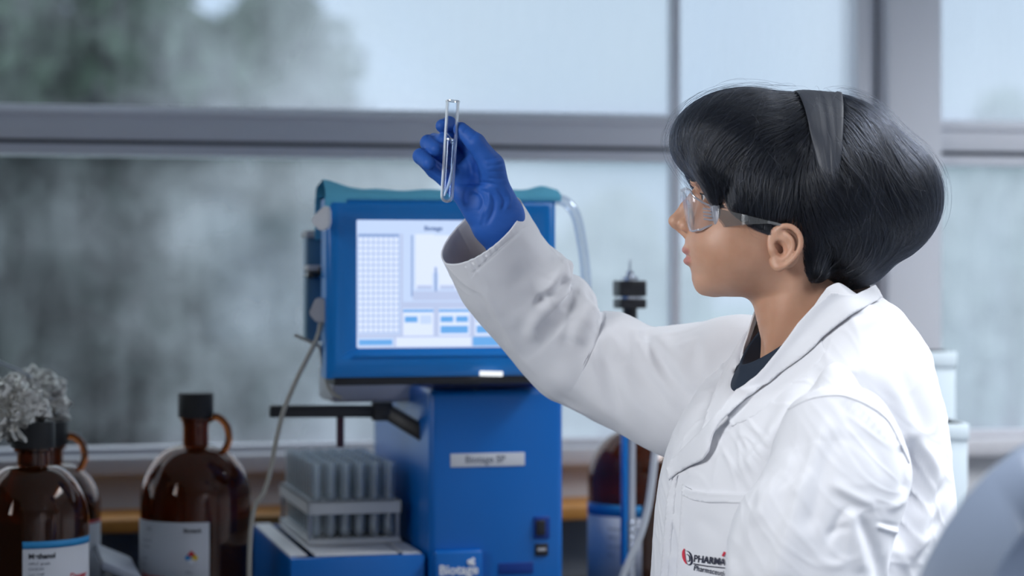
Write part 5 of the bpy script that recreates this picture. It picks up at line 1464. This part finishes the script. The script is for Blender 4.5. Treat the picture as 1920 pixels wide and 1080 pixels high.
# wrinkles in the glove: grooves and ridges
def groove(d, pts, r, k, dep=0.): return smax(d, -world_sdf(gp, chain([np.array(q_) for q_ in pts], [r] * len(pts)), .001), k)
cyl = lambda pts, Y: [G(a, b, Y) for a, b in pts]
gv, gq = iso(d, go, h3)
gv = relax(gv, gq, 2, .5)
GF = [([(850, 345), (885, 343), (920, 345), (935, 352)], -1.8, 3.5, 4.5, .2), ([(880, 355), (900, 365), (905, 385), (895, 400)], -1.6, 3.5, 4, .25), ([(905, 352), (925, 370), (925, 395), (910, 425)], -1.8, 3.5, 4.5, .2),
      ([(930, 350), (945, 375), (940, 400)], -1.5, 3.5, 4, .25), ([(890, 348), (915, 358), (916, 385), (905, 410)], 1.5, 3.5, 4, .25), ([(940, 345), (955, 370), (950, 395)], 1.3, 4, 4, .25),
      ([(905, 300), (925, 298), (945, 292)], -1.1, 2.5, 3, .25), ([(908, 312), (930, 310), (950, 306)], -1.0, 2.5, 3, .25), ([(912, 322), (935, 322), (952, 320)], -.9, 2.5, 3, .25), ([(910, 334), (935, 336), (955, 334)], -1.0, 2.5, 3, .25),
      ([(878, 262), (888, 254), (895, 245)], -.9, 2.2, 2.6, .25), ([(868, 250), (872, 243), (880, 238)], -.8, 2, 2.4, .25), ([(870, 290), (880, 310), (882, 335)], -1.6, 4, 6, .25),
      ([(862, 285), (856, 305), (868, 330)], 1., 5, 5, .25), ([(795, 308), (820, 330), (850, 350)], .9, 3, 4, .25), ([(812, 300), (835, 322), (858, 338)], -1.3, 3, 3, .25), ([(830, 290), (850, 310), (868, 325)], -1.1, 3, 3, .25),
      ([(898, 425), (903, 405), (908, 380)], 1.3, 3.5, 4, .25), ([(800, 258), (806, 252), (812, 254)], -.7, 2, 2, .3), ([(786, 285), (794, 280), (800, 284)], -.7, 2, 2, .3)]
gv = folds(gv, gq, GF)
gl = mesh_np('glove', relax(gv, gq, 1, .3), gq, M['glove']); attach(gl); gl['label'] = 'blue nitrile glove pinching the test tube'
# the lowered hand, resting closed on the bench edge side, below the picture
w2 = wL
gp2, go2 = wgrid(tuple(w2 - [.16, .07, .09]), tuple(w2 + [.07, .08, .06]), .0022)
dd = world_sdf(gp2, [bcap(w2 + [.04, 0, 0], w2, .027, .025), bcap(w2, w2 + [-.05, .0, -.005], .024, .022), bcap(w2 + [-.02, .02, 0], w2 + [-.07, .025, -.008], .018, .015), bcap(w2 + [-.02, -.02, 0], w2 + [-.07, -.025, -.01], .018, .015)], .012)
for k, (yy, ln) in enumerate(((-.030, .045), (-.010, .055), (.010, .052), (.029, .042))):
    b0 = w2 + np.array([-.065, yy, -.006])
    dd = smin(dd, world_sdf(gp2, chain([b0, b0 + [-ln * .55, 0, -.006], b0 + [-ln * .9, 0, -.026], b0 + [-ln * .75, 0, -.044]], [.0105, .0095, .0085, .0078]), .003), .004)
b0 = w2 + np.array([-.01, -.028, -.004]); dd = smin(dd, world_sdf(gp2, chain([b0, b0 + [-.03, -.014, -.01], b0 + [-.055, -.008, -.022]], [.013, .0105, .009]), .003), .006)
a_, b_ = iso(dd, go2, .0022); o = mesh_np('glove', relax(a_, b_, 2), b_, M['glove']); attach(o)

# ------------------------------------------------------------------ held test tube
M['tube_clear'] = clear('test_tube_glass', (.97, .985, 1.), (.97, .98, 1.), 1.9, -.40, .62, .03)
pa_, pb_2 = P(849, 189, 2.493), P(837.5, 380, 2.487)
ax = Vector(pa_ - pb_2); LT = ax.length; rT = 12.6 / 1636
tt = lathe('test_tube', glass_tube_prof(rT, LT, .0010, .0005), M['tube_clear'], None, 40)
tt.location = Vector(pb_2); tt.rotation_euler = Vector((0, 0, 1)).rotation_difference(ax.normalized()).to_euler()
tag(tt, 'clear glass test tube half full of clear liquid held up in the blue glove', 'test tube')
lvl = LT * (380 - 262) / 191
M['water'] = clear('clear_liquid', (.80, .87, .97), (.75, .84, .97), .55, .03, .5, .03)
ri = rT - .0012
lq = lathe('liquid', [(0, .0013)] + [(ri * math.sin(a), rT - ri * math.cos(a)) for a in np.linspace(.2, math.pi / 2, 7)] + [(ri, lvl), (ri * .8, lvl - .0007), (0, lvl - .001)], M['water'], tt, 32)
M['bright_edge'] = clear('meniscus', (1, 1, 1), (.97, .98, 1), .3, .75, .5, .05)  # bright glints on liquid line and tube lip, painted as white
lathe('meniscus', [(ri, lvl - .0007), (ri + .0001, lvl + .0009), (ri - .0012, lvl + .0003), (ri - .0012, lvl - .0004), (ri, lvl - .0007)], M['bright_edge'], tt, 32)
lathe('rim', [(rT - .001, LT - .0008), (rT + .0006, LT - .0008), (rT + .0006, LT + .0002), (rT - .001, LT + .0002), (rT - .001, LT - .0008)], M['bright_edge'], tt, 32)
# sliver of white solid leaning in the liquid
bm = bmesh.new()
zz = lambda py: LT * (380 - py) / 191
fv = []
for (x0, x1, z) in ((-.0042, -.0020, zz(368)), (.0002, .0044, zz(340)), (.0036, .0058, zz(312)), (.0056, .0060, zz(296))):
    fv.append([bm.verts.new((x, y, z)) for x, y in ((x0, -.0022), (x1, -.0022), (x1, -.0006), (x0, -.0006))])
for a, b in zip(fv[:-1], fv[1:]):
    for k in range(4): bm.faces.new((a[k], a[(k + 1) % 4], b[(k + 1) % 4], b[k]))
bm.faces.new(fv[0]); bm.faces.new(fv[-1])
from_bm('white_crystals', bm, mat('white_crystals', (.85, .9, .97), .4), tt, True)

# ------------------------------------------------------------------ safety glasses
M['lens'] = clear('polycarbonate', (.97, .975, .985), (.90, .92, .98), .45, .055, .45, .04)
M['lens_edge'] = clear('polycarbonate_edge', (.9, .93, 1), (.92, .94, 1.), .4, .66, .5, .06)
M['temple'] = clear('temple_plastic', (.86, .86, .86), (.55, .56, .56), .2, .26, .5, .1)
gls = empty('safety_glasses', Vector(to_world([1300, 0, -380])), 0, 'clear plastic wraparound safety glasses worn by the woman', 'glasses')
g0 = np.array(gls.location)
def gw(pts):
    o = []
    for a, b, c in pts:
        x, r = comp(a, b, c); o.append(to_world([x, b, -r]))
    return np.array(o) - g0
# wrap lens: one shell from side to side.  s=-1..1 across, t=0..1 from top to bottom
NS, NT_ = 73, 22
vs = []
for i in range(NS):
    s = -1 + 2 * i / (NS - 1); a = abs(s)
    lat = 84 * math.sin(a * math.pi / 2) ** 1.0 * (1 if s > 0 else -1)
    # column of the shell at that lateral position
    xx = np.interp(a, [0, .25, .5, .75, .9, 1.], [1288, 1289, 1293, 1305, 1322, 1338])
    topr = np.interp(a, [0, .3, .6, .85, 1.], [356, 352, 356, 376, 387]); botr = np.interp(a, [0, .12, .28, .55, .8, 1.], [378, 390, 424, 434, 431, 420])
    for j in range(NT_):
        t = j / (NT_ - 1); row = topr + (botr - topr) * t
        bulge = -4 * math.sin(math.pi * t) - 2 * (1 - t)
        vs.append((xx + bulge * (1 - a * .5) + (t - .5) * 6, lat, row))
vs = cat(np.array(vs).reshape(NS, -1), NS).reshape(-1, 3)
ln_ = mesh_np('lens', gw(vs), grid_faces(NS, NT_, False), M['lens'], gls)
s_ = ln_.modifiers.new('s', 'SOLIDIFY'); s_.thickness = .0022
vv = gw(vs).reshape(NS, NT_, 3)
loop = np.vstack([vv[:, 0], vv[-1, 1:-1], vv[::-1, -1], vv[0, -2:0:-1], vv[:1, 0]])
tube('lens_rim', loop[::2], .0011, M['lens_edge'], gls, 8, 260, caps=False)
for s in (-1, 1):
    hb2 = bmesh.new(); c_ = gw([(1344, 86 * s, 403)])[0]
    box_bm(hb2, c_, (15 * K, .004, 36 * K), .0014, 2, Matrix.Rotation(R(-8), 3, 'Y') @ Matrix.Rotation(R(12 * -s), 3, 'Z'))
    hg = from_bm('hinge_block', hb2, M['lens_edge'], gls, True, 40)
    for k in range(4):
        tube('hinge_rib', gw([(1318 + k * .5, 83 * s, 391 + k * 6.5), (1330, 85 * s, 392.5 + k * 6.5), (1341, 88 * s, 394 + k * 6.5)]), .0009, M['lens_edge'], hg, 8)
    # temple arm narrowing towards the ear
    N1 = 26; tvs = []
    for i in range(N1):
        t = i / (N1 - 1); x = 1348 + (1500 - 1348) * t; la = float(np.interp(t, [0, .12, .3, .6, .8, 1], [89, 106, 127, 134, 128, 118])) * s
        tp = 391 + 36 * t + 4 * max(0, t - .8) * 30 / 6; bt = 427 - (427 - 434) * t if t > .0 else 425
        tp = float(np.interp(t, [0, .62, 1], [391, 414, 428])); bt = float(np.interp(t, [0, .35, .62, 1], [427, 421, 419, 434]))
        for r_, q_ in ((tp, 0), (bt, 0), (bt, 2.0 * s), (tp, 2.0 * s)): tvs.append((x, la + q_, r_))
    f_ = grid_faces(N1, 4).tolist() + [[3, 2, 1, 0], [4 * N1 - 4, 4 * N1 - 3, 4 * N1 - 2, 4 * N1 - 1]]
    tm = mesh_np('temple', gw(tvs), f_, M['temple'], gls, False)
    lathe('temple_mark', [(0, 0), (6.5 * K, 0), (6.5 * K, .0004), (5 * K, .0005), (0, .0005)], M['temple'], tm, 24, gw([(1397, 131 * s, 409)])[0], (0.25, s, 0))
tube('nose_bridge', gw([(1292, -14, 386), (1290, -8, 378), (1289, 0, 375), (1290, 8, 378), (1292, 14, 386)]), .0016, M['lens_edge'], gls, 8)
